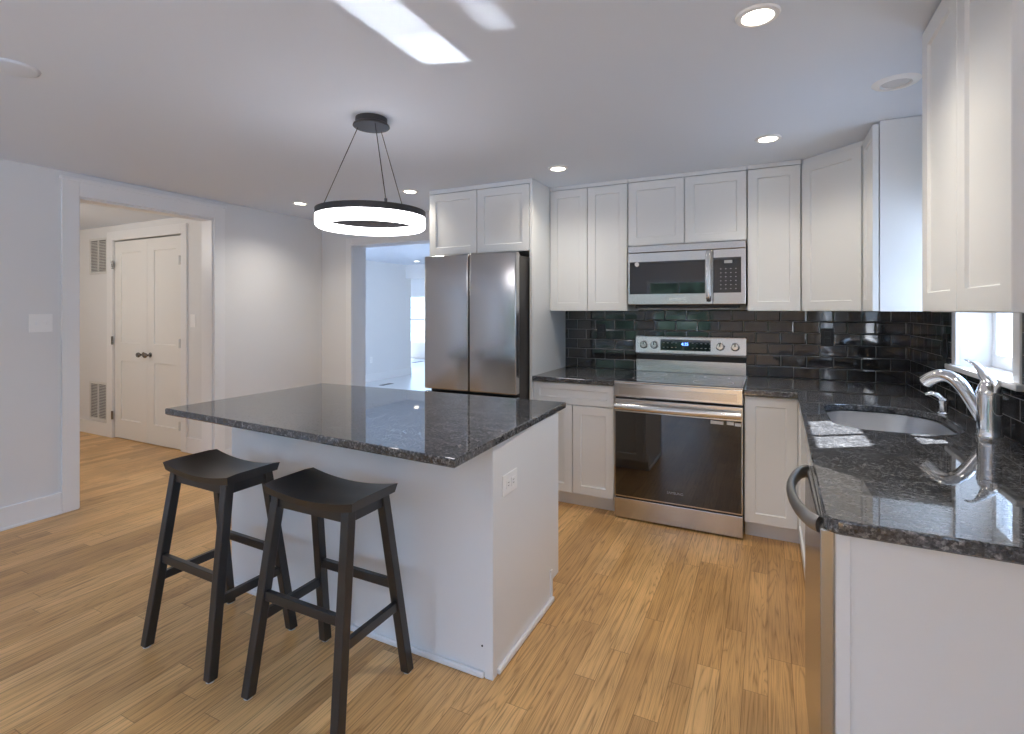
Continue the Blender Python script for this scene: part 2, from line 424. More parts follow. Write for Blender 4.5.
def tag(o, label, cat, group=None, kind=None):
    o['label'] = label; o['category'] = cat
    if group: o['group'] = group
    if kind: o['kind'] = kind
    return o
def thing(name, label, cat, loc=(0, 0, 0), group=None):
    o = bpy.data.objects.new(name, None); COL.objects.link(o); o.location = loc; o.empty_display_size = 0.1
    return tag(o, label, cat, group)
def struct(name, mb, mat, label=None, parent=None, smooth=None):
    o = mb.build(name, mat, parent, smooth); o['kind'] = 'structure'
    if label: o['label'] = label
    return o
def structure_root(name, loc, label=None):
    o = bpy.data.objects.new(name, None); COL.objects.link(o); o.location = loc; o['kind'] = 'structure'
    if label: o['label'] = label
    return o
def copy_tree(root, loc, label, rotz=0.0):
    c = root.copy(); COL.objects.link(c); c.location = loc; c.rotation_euler = (0, 0, rotz); c['label'] = label
    for ch in list(root.children):
        d = ch.copy(); COL.objects.link(d); d.parent = c; d.matrix_parent_inverse = ch.matrix_parent_inverse.copy()
        for gch in list(ch.children):
            q = gch.copy(); COL.objects.link(q); q.parent = d
    return c
def text(name, body, size, loc, mat, parent, rot=(math.pi / 2, 0, 0), depth=0.0004):
    cu = bpy.data.curves.new(name, 'FONT'); cu.body = body; cu.size = size; cu.extrude = depth
    cu.align_x = 'CENTER'; cu.align_y = 'CENTER'
    t = bpy.data.objects.new('tmp', cu); COL.objects.link(t)
    bpy.context.view_layer.update()
    me = bpy.data.meshes.new_from_object(t.evaluated_get(bpy.context.evaluated_depsgraph_get()))
    bpy.data.objects.remove(t); bpy.data.curves.remove(cu)
    from mathutils import Euler
    me.transform(Matrix.Translation(loc) @ Euler(rot).to_matrix().to_4x4())
    me.materials.clear(); me.materials.append(M[mat])
    o = bpy.data.objects.new(name, me); COL.objects.link(o); o.parent = parent
    if parent.parent is None and parent.type == 'EMPTY': o.matrix_parent_inverse = Matrix.Translation(-parent.location)
    return o
def round_poly(x0, x1, y0, y1, r, n=8):
    if not hasattr(r, '__len__'): r = [r] * 4
    out = []
    for (cx, cy, a0), rr in zip(((x1, y1, 0), (x0, y1, 90), (x0, y0, 180), (x1, y0, 270)), r):
        cx = cx - rr if cx == x1 else cx + rr; cy = cy - rr if cy == y1 else cy + rr
        for i in range(n + 1):
            a = math.radians(a0 + 90 * i / n); out.append((cx + rr * math.cos(a), cy + rr * math.sin(a)))
    return out

# ================================================================== SETTING
mb = MB(); mb.box(-9.9, 1.0, -3.35, 12.2, -0.06, 0.0)
struct('floor', mb, 'floor', 'oak plank floor running through kitchen and hall')
mb = MB(); mb.box(XL - 0.14, XR + 0.2, YN - 0.15, YB + 0.2, CZ, CZ + 0.1)
struct('ceiling', mb, 'ceiling', 'flat pale grey white kitchen ceiling')
mb = MB(); mb.box(-7.75, XL - 0.14, 0.0, 3.26, 2.31, 2.41)
struct('ceiling_hall', mb, 'ceiling', 'hall ceiling beyond the left opening')
mb = MB(); mb.box(-9.9, -1.4, YB + 0.2, 12.2, CZ, CZ + 0.1)
struct('ceiling_far_room', mb, 'ceiling', 'ceiling of the bright room beyond the refrigerator')

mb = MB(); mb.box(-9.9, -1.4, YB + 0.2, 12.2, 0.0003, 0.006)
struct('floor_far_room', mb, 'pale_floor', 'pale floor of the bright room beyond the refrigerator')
# wall behind the range, with the opening left of the refrigerator
OX0, OX1, OZ = -3.90, -2.62, 2.063
mb = MB(); mb.box(OX1, XR + 0.2, YB, YB + 0.2, 0, CZ)
mb.box(XL - 0.14, OX0, YB, YB + 0.2, 0, CZ); mb.box(OX0, OX1, YB, YB + 0.2, OZ, CZ)
struct('wall_back', mb, 'wall', 'white wall behind the range and refrigerator')
mb = MB(); mb.box(OX0 - 0.075, OX0, YB - 0.018, YB - 0.0005, 0, OZ + 0.075, 0.003); mb.box(OX0, OX1, YB - 0.018, YB - 0.0005, OZ, OZ + 0.075, 0.003)
struct('trim_1', mb, 'trim', 'white casing of the opening left of the refrigerator')
# left wall with the wide hall opening
HY0, HY1, HZ = 1.888, 2.872, 2.184
mb = MB(); mb.box(XL - 0.14, XL, YN, HY0, 0, CZ); mb.box(XL - 0.14, XL, HY1, YB, 0, CZ); mb.box(XL - 0.14, XL, HY0, HY1, HZ, CZ)
struct('wall_left', mb, 'wall', 'white left wall with the wide hall opening')
cw = 0.098
mb = MB(); mb.box(XL + 0.0005, XL + 0.022, HY0 - cw, HY0, 0, HZ + cw + 0.015, 0.003)
mb.box(XL + 0.0005, XL + 0.022, HY1, HY1 + cw, 0, HZ + cw + 0.015, 0.003)
mb.box(XL + 0.0005, XL + 0.022, HY0, HY1, HZ, HZ + cw + 0.015, 0.003)
mb.box(XL + 0.0005, XL + 0.034, HY0 - cw - 0.008, HY1 + cw + 0.008, HZ + cw + 0.006, HZ + cw + 0.028, 0.003)
mb.box(XL - 0.1395, XL - 0.0003, HY0 + 0.0005, HY0 + 0.012, 0, HZ - 0.0125); mb.box(XL - 0.1395, XL - 0.0003, HY1 - 0.012, HY1 - 0.0005, 0, HZ - 0.0125); mb.box(XL - 0.1395, XL - 0.0003, HY0 + 0.0005, HY1 - 0.0005, HZ - 0.012, HZ - 0.0005)
struct('trim_2', mb, 'trim', 'wide white casing around the hall opening')
mb = MB(); mb.box(XL + 0.0005, XL + 0.019, YN, HY0 - cw, 0, 0.145, 0.004); mb.box(XL + 0.019, XL + 0.030, YN, HY0 - cw, 0, 0.018, 0.005)
struct('baseboard_left', mb, 'trim', 'tall white baseboard left of the hall opening')
mb = MB(); mb.box(XL + 0.0005, XL + 0.019, HY1 + cw, YB, 0, 0.145, 0.004)
struct('baseboard_back_left', mb, 'trim', 'white baseboard between the two openings')
# right wall with the sink window
WY0, WY1, WZ0, WZ1 = 2.495, 3.13, 1.128, 1.825
mb = MB(); mb.box(XR, XR + 0.2, YN, SWY0, 0, CZ); mb.box(XR, XR + 0.2, SWY1, WY0, 0, CZ); mb.box(XR, XR + 0.2, SWY0, SWY1, 0, SWZ0); mb.box(XR, XR + 0.2, SWY0, SWY1, SWZ1, CZ); mb.box(XR, XR + 0.2, WY1, YB, 0, CZ)
mb.box(XR, XR + 0.2, WY0, WY1, 0, WZ0 - 0.03); mb.box(XR, XR + 0.2, WY0, WY1, WZ1, CZ)
struct('wall_right', mb, 'wall', 'white right wall around the sink window')
# wall behind the camera with three windows on to the garden
BZ0, BZ1 = 0.62, 1.98
mb = MB(); xs = [XL - 0.14]
for a_, b_ in BACK_WINDOWS: xs += [a_, b_]
xs.append(XR + 0.2)
for i in range(0, len(xs), 2): mb.box(xs[i], xs[i + 1], YN - 0.15, YN, 0, CZ)
for a_, b_ in BACK_WINDOWS: mb.box(a_, b_, YN - 0.15, YN, 0, BZ0); mb.box(a_, b_, YN - 0.15, YN, BZ1, CZ)
struct('wall_front', mb, 'wall', 'white wall with garden windows opposite the range')
def sash_window(name, label, axis, plane, a0, a1, z0, z1, zm, rail, muntins, fr=0.04, depth=0.045, vb=()):
    r = structure_root(name, (plane if axis == 'y' else (a0 + a1) / 2, (a0 + a1) / 2 if axis == 'y' else plane, z0), label)
    def bx(m, p0, p1, c0, c1, d0, d1, bev=0.003):
        if axis == 'y': m.box(plane + d0, plane + d1, p0, p1, c0, c1, bev)
        else: m.box(p0, p1, plane + d0, plane + d1, c0, c1, bev)
    m = MB()
    bx(m, a0, a0 + fr, z0, z1, 0, depth); bx(m, a1 - fr, a1, z0, z1, 0, depth)
    bx(m, a0 + fr, a1 - fr, z0, z0 + fr * 1.3, 0, depth); bx(m, a0 + fr, a1 - fr, z1 - fr, z1, 0, depth)
    bx(m, a0 + fr, a1 - fr, zm - rail / 2, zm + rail / 2, 0, depth)
    for q in muntins: bx(m, q - 0.009, q + 0.009, z0 + fr, z1 - fr, 0.01, depth - 0.01, 0)
    for q in vb: bx(m, a0 + fr, a1 - fr, q - 0.009, q + 0.009, 0.01, depth - 0.01, 0)
    o = m.build('window_frame', 'trim', r)
    for c0, c1 in ((z0 + fr * 1.3, zm - rail / 2), (zm + rail / 2, z1 - fr)):
        m = MB(); bx(m, a0 + fr, a1 - fr, c0, c1, depth / 2 - 0.002, depth / 2 + 0.002, 0); m.build('pane', 'pane', r)
    return r
w1 = sash_window('window_1', 'white sash window above the sink', 'y', XR + 0.115, WY0, WY1, WZ0, WZ1, 1.49, 0.13, [2.79], fr=0.045)
mb = MB(); mb.box(XR - 0.018, XR - 0.0005, WY1, WY1 + 0.06, WZ0, WZ1 + 0.07, 0.003); mb.box(XR - 0.018, XR - 0.0005, WY0 - 0.06, WY0, WZ0, WZ1 + 0.07, 0.003)
mb.box(XR - 0.018, XR - 0.0005, WY0, WY1, WZ1, WZ1 + 0.07, 0.003)
mb.build('window_casing', 'trim', w1)
mb = MB(); mb.box(XR - 0.038, XR - 0.0005, WY0 - 0.09, WY1 + 0.09, WZ0 - 0.024, WZ0, 0.004); mb.box(XR - 0.0005, XR + 0.13, WY0, WY1, WZ0 - 0.03, WZ0 - 0.0005)
mb.build('window_sill', 'trim', w1)
sash_window('window_4', 'wide white side window behind the viewer, added for light from the right', 'y', XR + 0.06, SWY0, SWY1, SWZ0, SWZ1, 1.42, 0.06, [-1.1])
for i, (a_, b_) in enumerate(BACK_WINDOWS):
    sash_window('window_%d' % (i + 2), 'white garden window behind the viewer', 'x', YN - 0.1, a_, b_, BZ0, BZ1, 1.32, 0.06, [(a_ + b_) / 2])

# hall beyond the left opening
HYW = 3.11
DX0, DX1, DH = -6.375, -5.17, 2.13
mb = MB(); mb.box(-7.75, DX0 - 0.004, HYW, HYW + 0.15, 0, 2.31); mb.box(DX1 + 0.004, XL - 0.14, HYW, HYW + 0.15, 0, 2.31)
mb.box(DX0 - 0.004, DX1 + 0.004, HYW, HYW + 0.15, DH + 0.012, 2.31); mb.box(DX0 - 0.004, DX1 + 0.004, HYW + 0.1, HYW + 0.15, 0, DH + 0.012)
struct('wall_hall', mb, 'wall', 'hall wall holding the white double closet doors')
mb = MB(); mb.box(-7.75, -7.6, 0, HYW, 0, 2.31); mb.box(-7.75, XL - 0.14, -0.15, 0, 0, 2.41)
struct('wall_hall_end', mb, 'wall')
mb = MB(); mb.box(DX0 - 0.115, DX0 - 0.006, HYW - 0.02, HYW - 0.0005, 0, DH + 0.11, 0.003); mb.box(DX1 + 0.006, DX1 + 0.095, HYW - 0.02, HYW - 0.0005, 0, DH + 0.11, 0.003)
mb.box(DX0 - 0.006, DX1 + 0.006, HYW - 0.02, HYW - 0.0005, DH + 0.012, DH + 0.11, 0.003)
struct('trim_3', mb, 'trim', 'white casing around the closet doors')
mb = MB(); mb.box(-7.6, DX0 - 0.115, HYW - 0.018, HYW - 0.0005, 0, 0.15, 0.004); mb.box(DX1 + 0.095, XL - 0.14, HYW - 0.018, HYW - 0.0005, 0, 0.15, 0.004)
struct('baseboard_hall', mb, 'trim', 'white baseboard along the hall wall')
mid = (DX0 + DX1) / 2
for nm, xa, xb, lab, sx in (('door_1', DX0, mid - 0.002, 'left leaf of the white double closet doors', -1), ('door_2', mid + 0.002, DX1, 'right leaf of the white double closet doors', 1)):
    r = structure_root(nm, ((xa + xb) / 2, HYW, 0), lab)
    h = DH - 0.008
    MB().panel((xa, HYW + 0.004, 0.008), (1, 0, 0), (0, -1, 0), xb - xa, h, fw=0.115, th=0.035, rec=0.012, parts=[(0.20, 0.835), (1.03, h - 0.125)]).build('leaf', 'door_paint', r)
    kx = mid + sx * 0.06
    mk = MB(); mk.lathe([(0.0, 0), (0.026, 0), (0.026, 0.006), (0.012, 0.009), (0.010, 0.030), (0.022, 0.040), (0.027, 0.052), (0.022, 0.066), (0, 0.070)], (kx, HYW + 0.004, 0.925), '-y', 24)
    mk.build('knob', 'nickel', r, 40)
    hx = xa + 0.004 if sx < 0 else xb - 0.004
    for hz in (0.25, 1.06, 1.88):
        MB().tube([(hx, HYW - 0.024, hz - 0.045), (hx, HYW - 0.024, hz + 0.045)], 0.011, 10).build('hinge', 'nickel' if sx < 0 else 'vent', r, 40)

# bright room seen past the refrigerator
mb = MB(); mb.box(-7.05, -6.9, YB + 0.2, 9.0, 0, CZ)
struct('wall_far_room', mb, 'wall', 'white side wall of the room beyond the refrigerator')
mb = MB(); mb.box(-6.9, -2.0, 8.82, 9.0, 2.06, CZ)
struct('beam_far_room', mb, 'wall')
FX0, FX1, FZ0, FZ1 = -9.35, -8.2, 0.45, 1.80
mb = MB(); mb.box(-9.9, FX0, 12.0, 12.15, 0, CZ); mb.box(FX1, -1.4, 12.0, 12.15, 0, CZ); mb.box(FX0, FX1, 12.0, 12.15, 0, FZ0); mb.box(FX0, FX1, 12.0, 12.15, FZ1, CZ)
mb.box(-9.9, -9.75, 9.0, 12.0, 0, CZ); mb.box(-9.9, -7.05, 8.9, 9.0, 0, CZ); mb.box(-1.55, -1.4, YB + 0.2, 12.0, 0, CZ)
struct('wall_far_end', mb, 'wall')
mb = MB(); mb.box(-6.9, -6.882, YB + 0.2, 9.0, 0, 0.15, 0.004)
struct('baseboard_far_room', mb, 'trim')
sash_window('window_5', 'far sash window with green garden behind', 'x', 12.05, FX0, FX1, FZ0, FZ1, 1.12, 0.06, [-8.775], vb=(0.78, 1.46))
portal(((FX0 + FX1) / 2, 12.2, 1.12), (0, -1, 0), 1.15, 1.35)

# ================================================================== BACKSPLASH
CT = 0.914; CB = 0.880
mb = MB(); mb.box(-1.526, XR - 0.012, YB - 0.011, YB - 0.0005, CT, 1.3885)
struct('backsplash_back', mb, 'tile_x', 'glossy black subway tile behind the range')
mb = MB(); mb.box(XR - 0.011, XR - 0.0005, 1.40, WY0 - 0.062, CT, 1.3885); mb.box(XR - 0.011, XR - 0.0005, WY1 + 0.062, YB - 0.0005, CT, 1.3885)
mb.box(XR - 0.011, XR - 0.0005, WY0 - 0.062, WY1 + 0.062, CT, WZ0 - 0.026)
struct('backsplash_side', mb, 'tile_y', 'glossy black subway tile under the sink window')

# ================================================================== UPPER CABINETS
UZ0, UZ1 = 1.383, 2.314
UY = 3.74
G = 0.003
UG = 'white upper kitchen cabinets'
def upper(label, x0, x1, z0, z1, ndoors, yf=UY, yb=YB - 0.001, name='upper_cabinet'):
    r = thing(name, label, 'cabinet', ((x0 + x1) / 2, (yf + yb) / 2, z0), UG)
    MB().box(x0, x1, yf + 0.024, yb, z0, z1, 0.001).build('carcass', 'cab', r)
    MB().box(x0, x1, yf + 0.006, yf + 0.0235, z1 + 0.004, CZ - 0.001).build('top_filler', 'cab', r)
    w = (x1 - x0) / ndoors
    for i in range(ndoors):
        MB().panel((x0 + i * w + G, yf, z0 + 0.002), (1, 0, 0), (0, -1, 0), w - 2 * G, z1 - z0 - 0.004).build('door', 'cab', r)
    return r
upper('white two-door upper cabinet between refrigerator panel and microwave', -1.526, -0.917, UZ0, UZ1, 2)
upper('short white two-door upper cabinet above the microwave', -0.913, -0.126, 1.852, UZ1, 2)
upper('white single-door upper cabinet right of the microwave', -0.122, 0.187, UZ0, UZ1, 1)
# refrigerator panel and cabinet over it
FP0, FP1 = -1.549, -1.528
r = thing('refrigerator_surround', 'tall white side panel right of the refrigerator', 'panel', ((FP0 + FP1) / 2, 3.7, 0))
MB().box(FP0, FP1, 3.43, YB - 0.001, 0.0, CZ - 0.001, 0.001).build('side_panel', 'cab', r)
MB().box(FP0, FP1, 3.407, 3.4295, 0.0, CZ - 0.001, 0.002).build('face_strip', 'cab', r)
upper('white two-door cabinet above the stainless refrigerator', -2.43, FP0 - 0.001, 1.822, UZ1 - 0.005, 2, 3.407)
# diagonal corner cabinet
CXE, CYE = 0.472, 3.455
r = thing('corner_cabinet', 'white diagonal corner upper cabinet with a single door', 'cabinet', (0.45, 3.8, UZ0), UG)
d = Vector((CXE - 0.187, CYE - UY, 0)); dl = d.length; du = d.normalized(); dn = Vector((du.y, -du.x, 0))
if dn.y > 0: dn = -dn
off = -dn * 0.024
mb = MB(); mb.prism([(0.189, YB - 0.001), (0.189, UY + 0.024 + 0.004), (CXE + 0.024 + 0.004, CYE + 0.002), (XR - 0.001, CYE + 0.002), (XR - 0.001, YB - 0.001)], UZ0, CZ - 0.001)
mb.build('carcass', 'cab', r)
O = Vector((0.187, UY, UZ0 + 0.002)) + du * 0.006
MB().panel(O, du, dn, dl - 0.012, UZ1 - UZ0 - 0.004).build('door', 'cab', r)
# narrow cabinet beside the window, its door side on to us
RY0 = 3.15
r = thing('upper_cabinet', 'narrow white upper cabinet beside the sink window, seen side on', 'cabinet', (0.65, 3.3, UZ0), UG)
MB().box(0.5045, XR - 0.001, RY0, CYE, UZ0, CZ - 0.003, 0.001).build('carcass', 'cab', r)
MB().panel((0.474, CYE - 0.002, UZ0 + 0.002), (0, -1, 0), (-1, 0, 0), CYE - RY0 - 0.004, UZ1 - UZ0 + 0.012, th=0.026).build('door', 'cab', r)
# near cabinet on the right
NY0, NY1 = 1.485, 2.215
r = thing('upper_cabinet', 'near white two-door upper cabinet at the right edge of the photo', 'cabinet', (0.65, 1.85, UZ0), UG)
NZ1 = CZ - 0.004
MB().box(0.4985, XR - 0.001, NY0, NY1, UZ0, NZ1, 0.001).build('carcass', 'cab', r)
hw = (NY1 - NY0) / 2
for i in range(2):
    MB().panel((0.474, NY1 - i * hw - 0.0015, UZ0 + 0.002), (0, -1, 0), (-1, 0, 0), hw - 0.003, NZ1 - UZ0 - 0.008, fw=0.062).build('door', 'cab', r)

# ================================================================== BASE CABINETS
BG = 'white base kitchen cabinets'
BY = 3.425      # door front plane of the range wall
TK = 0.105
SX0, SX1 = -0.925, -0.133
r = thing('base_cabinet', 'white base cabinet with one drawer left of the range', 'cabinet', (-1.22, 3.7, 0), BG)
x0, x1 = FP1 + 0.002, SX0 - 0.004
MB().box(x0, x1, BY + 0.023, YB - 0.001, TK, CB - 0.001).build('carcass', 'cab', r)
MB().box(x0, x1, BY + 0.085, BY + 0.10, 0, TK).build('toe_kick', 'cab', r)
MB().panel((x0 + G, BY, 0.728), (1, 0, 0), (0, -1, 0), x1 - x0 - 2 * G, 0.147, fw=0.045).build('drawer_front', 'cab', r)
w = (x1 - x0) / 2
for i in range(2):
    MB().panel((x0 + i * w + G, BY, TK + 0.004), (1, 0, 0), (0, -1, 0), w - 2 * G, 0.722 - TK - 0.004).build('door', 'cab', r)
BXF = 0.157     # door front plane of the sink run
r = thing('base_cabinet', 'white single-door base cabinet right of the range', 'cabinet', (0.0, 3.7, 0), BG)
x0, x1 = SX1 + 0.004, BXF + 0.02
MB().box(x0, x1, BY + 0.023, YB - 0.001, TK, CB - 0.001).build('carcass', 'cab', r)
MB().box(x0, x1 + 0.06, BY + 0.085, BY + 0.10, 0, TK).build('toe_kick', 'cab', r)
MB().panel((x0 + G, BY, TK + 0.004), (1, 0, 0), (0, -1, 0), BXF - x0 - 0.006, CB - TK - 0.014).build('door', 'cab', r)
r = thing('sink_cabinet', 'white two-door sink base cabinet beyond the dishwasher', 'cabinet', (0.45, 2.7, 0), BG)
SY0, SY1 = 1.985, BY + 0.02
mb = MB(); mb.box(BXF + 0.024, XR - 0.02, SY0, SY0 + 0.018, TK, CB - 0.001); mb.box(BXF + 0.024, XR - 0.02, SY1 - 0.018, SY1, TK, CB - 0.001)
mb.box(BXF + 0.024, BXF + 0.042, SY0 + 0.018, SY1 - 0.018, TK, CB - 0.001); mb.box(BXF + 0.042, XR - 0.02, SY0 + 0.018, SY1 - 0.018, TK, TK + 0.018)
mb.build('carcass', 'cab', r)
MB().box(BXF + 0.075, BXF + 0.09, SY0, SY1, 0, TK).build('toe_kick', 'cab', r)
hw = (BY - 0.03 - SY0) / 2
for i in range(2):
    MB().panel((BXF, BY - 0.03 - i * hw - 0.002, TK + 0.004), (0, -1, 0), (-1, 0, 0), hw - 0.004, CB - TK - 0.014).build('door', 'cab', r)
# end panel of the peninsula
r = thing('end_panel', 'white end panel under the near end of the sink worktop', 'panel', (0.5, 1.395, 0))
MB().box(0.168, XR - 0.002, 1.396, 1.412, 0, CB - 0.001, 0.001).build('panel_sheet', 'island', r)
MB().box(0.139, 0.168, 1.388, 1.412, 0, CB - 0.001, 0.002).build('corner_strip', 'island', r)

# ================================================================== WORKTOPS
def offset_loop(poly, dd):
    n = len(poly); out = []
    for i in range(n):
        p, a_, b_ = Vector(poly[i]), Vector(poly[i - 1]), Vector(poly[(i + 1) % n])
        e1, e2 = (p - a_).normalized(), (b_ - p).normalized()
        n1, n2 = Vector((-e1.y, e1.x)), Vector((-e2.y, e2.x)); mm = (n1 + n2)
        mm = mm / max(mm.length_squared, 1e-9) * 2 if mm.length > 1e-6 else n1
        out.append(tuple(p + mm * dd))
    return out
def slab(name, label, loc, outer, holes, z0, z1, mat='granite', ee=0.005):
    """outer loop counter-clockwise, holes clockwise; eased top and bottom arris"""
    b = bmesh.new(); loops = [outer] + holes
    caps = {0: [], 1: []}
    for lp in loops:
        ins = offset_loop(lp, ee)
        rings = []
        for pts, z in ((ins, z0), (lp, z0 + ee), (lp, z1 - ee), (offset_loop(lp, ee * 0.3), z1 - ee * 0.3), (ins, z1)):
            rings.append([b.verts.new((p[0], p[1], z)) for p in pts])
        n = len(lp)
        for A, B in zip(rings, rings[1:]):
            for i in range(n): b.faces.new((A[i], A[(i + 1) % n], B[(i + 1) % n], B[i]))
        caps[0].append(rings[0]); caps[1].append(rings[-1])
    for c in (0, 1):
        es = []
        for ring in caps[c]:
            for i in range(len(ring)):
                ed = b.edges.get((ring[i], ring[(i + 1) % len(ring)])); es.append(ed)
        bmesh.ops.triangle_fill(b, use_beauty=True, use_dissolve=False, edges=es)
    bmesh.ops.recalc_face_normals(b, faces=b.faces)
    m = MB(); m._merge(b)
    o = m.build(name, mat)
    tag(o, label, 'countertop'); return o
slab('countertop', 'short dark granite worktop between refrigerator panel and range', None,
     [(FP1 + 0.0015, 3.404), (SX0 - 0.003, 3.404), (SX0 - 0.003, YB - 0.0125), (FP1 + 0.0015, YB - 0.0125)], [], CB, CT)
SINK = (0.245, 0.700, 2.47, 3.10)
hole = round_poly(*SINK, [0.20, 0.15, 0.13, 0.20], 10)[::-1]
nx = 0.117; rr = 0.035
corner = [(nx + rr - rr * math.cos(math.radians(a)), 1.374 + rr - rr * math.sin(math.radians(a))) for a in range(0, 91, 15)]
outer = [(SX1 + 0.003, 3.385)] + [(0.149, 3.385)] + corner + [(XR - 0.0125, 1.374), (XR - 0.0125, YB - 0.0125), (SX1 + 0.003, YB - 0.0125)]
l_top = slab('countertop', 'L-shaped dark granite worktop around the sink, right of the range', None, outer, [hole], CB, CT)
slab('island_countertop', 'large dark granite slab overhanging the white island', None,
     [(-2.615, 1.492), (-0.896, 1.396), (-0.936, 2.512), (-2.603, 2.465)], [], CB + 0.002, CT)

# ================================================================== SINK, FAUCET, DISPENSER
def sink_ring(b, dd, z):
    p = round_poly(SINK[0] + dd, SINK[1] - dd, SINK[2] + dd, SINK[3] - dd, [max(0.03, q - dd) for q in (0.20, 0.15, 0.13, 0.20)], 10)
    return [b.verts.new((x, y, z)) for x, y in p]
r = thing('kitchen_sink', 'stainless undermount sink set in the dark worktop', 'sink', (0.47, 2.79, 0.7))
b = bmesh.new()
rings = [sink_ring(b, dd, z) for dd, z in ((-0.012, 0.8795), (0.006, 0.8795), (0.008, 0.80), (0.014, 0.73), (0.04, 0.705), (0.15, 0.698), (0.15, 0.692), (0.035, 0.699), (0.010, 0.725), (0.004, 0.80), (-0.012, 0.877))]
for A, B in zip(rings, rings[1:] + rings[:1]):
    if A is rings[5]: continue
    for i in range(len(A)): b.faces.new((A[i], A[(i + 1) % len(A)], B[(i + 1) % len(B)], B[i]))
b.faces.new(rings[5]); b.faces.new(rings[6][::-1])
bmesh.ops.recalc_face_normals(b, faces=b.faces)
m = MB(); m._merge(b); m.build('basin', 'steel_sink', r, 50)
MB().lathe([(0, 0.0), (0.020, 0.0), (0.024, 0.003), (0.042, 0.004), (0.045, 0.0), (0.045, -0.001), (0, -0.001)], (0.47, 2.79, 0.6995), 'z', 28).build('drain', 'chrome', r, 40)

FXY = Vector((0.748, 2.545, 0))
r = thing('kitchen_faucet', 'chrome single-lever kitchen faucet standing behind the sink', 'faucet', (FXY.x, FXY.y, CT))
MB().lathe([(0, 0), (0.042, 0), (0.042, 0.006), (0.039, 0.012), (0.0375, 0.03), (0.0365, 0.10), (0.0365, 0.158), (0.0385, 0.160), (0.0385, 0.168), (0.0365, 0.170), (0.033, 0.19), (0.024, 0.207), (0.010, 0.215), (0, 0.216)], (FXY.x, FXY.y, CT), 'z', 32).build('body', 'chrome', r, 40)
sd = Vector((-0.64, 0.77, 0)).normalized()
def bez(P, n):
    out = []
    for i in range(n + 1):
        t = i / n; out.append(((1 - t) ** 3) * P[0] + 3 * (1 - t) ** 2 * t * P[1] + 3 * (1 - t) * t * t * P[2] + t ** 3 * P[3])
    return out
at = lambda s_, z: FXY + sd * s_ + Vector((0, 0, z))
sp = bez([at(0.015, 0.965), at(0.075, 1.06), at(0.125, 1.185), at(0.235, 1.088)], 24)
rad = [0.024 + 0.001 * math.sin(i / 24 * math.pi) + (0.004 if i > 17 else 0) * (i - 17) / 7 for i in range(25)]
MB().tube(sp, rad, 20).build('spout', 'chrome', r, 50)
tip = sp[-1]; td = (sp[-1] - sp[-2]).normalized()
MB().tube([tip - td * 0.004, tip + td * 0.010], [0.0255, 0.021], 20).build('spray_head', 'dark_grey', r, 40)
hd = Vector((-0.45, 0.89, 0)).normalized()
hp = [FXY + hd * q + Vector((0, 0, z)) for q, z in ((-0.012, 1.105), (0.010, 1.128), (0.030, 1.155), (0.052, 1.178), (0.078, 1.190), (0.100, 1.194))]
MB().tube(hp, [0.021, 0.022, 0.018, 0.014, 0.013, 0.008], 16, squash=[1, 0.9, 0.7, 0.5, 0.42, 0.4]).build('lever', 'chrome', r, 50)
r = thing('soap_dispenser', 'small chrome soap dispenser behind the far end of the sink', 'dispenser', (0.722, 3.0, CT))
MB().lathe([(0, 0), (0.026, 0), (0.026, 0.004), (0.019, 0.010), (0.017, 0.045), (0.021, 0.052), (0.021, 0.064), (0.012, 0.072), (0, 0.074)], (0.722, 3.0, CT), 'z', 24).build('body', 'chrome', r, 40)
MB().tube([(0.722, 3.0, CT + 0.064), (0.70, 3.008, CT + 0.084), (0.680, 3.015, CT + 0.090), (0.660, 3.022, CT + 0.082)], [0.012, 0.012, 0.011, 0.007], 12).build('nozzle', 'chrome', r, 50)
r = tag(MB().lathe([(0, 0), (0.011, 0), (0.011, 0.012), (0.016, 0.016), (0.016, 0.022), (0, 0.024)], (XR - 0.0115, 3.18, 1.115), '-x', 20).build('wall_button', 'chrome', None, 40), 'tiny round chrome knob on black tile beside the window sill', 'knob')

# ================================================================== DISHWASHER
r = thing('dishwasher', 'stainless dishwasher at the near end of the sink run', 'dishwasher', (0.45, 1.7, 0))
DY0, DY1 = 1.416, 1.978
MB().box(0.150, XR - 0.05, DY0 + 0.004, DY1 - 0.004, 0.03, CB - 0.004).build('tub', 'dark_grey', r)
MB().box(0.111, 0.149, DY0, DY1, 0.115, CB - 0.006, 0.004).build('door', 'steel_v', r)
MB().box(0.155, 0.17, DY0 + 0.004, DY1 - 0.004, 0.0, 0.11).build('kick_plate', 'black_plastic', r)
hz = 0.866
pts = []
for i in range(21):
    t = i / 20; s_ = math.sin(math.pi * t)
    pts.append((0.113 - 0.053 * (s_ ** 0.6 if s_ > 0 else 0), DY0 + 0.045 + t * (DY1 - DY0 - 0.09), hz))
MB().tube(pts, 0.012, 14, squash=[1.7] * 21).build('handle', 'handle_grey', r, 50)

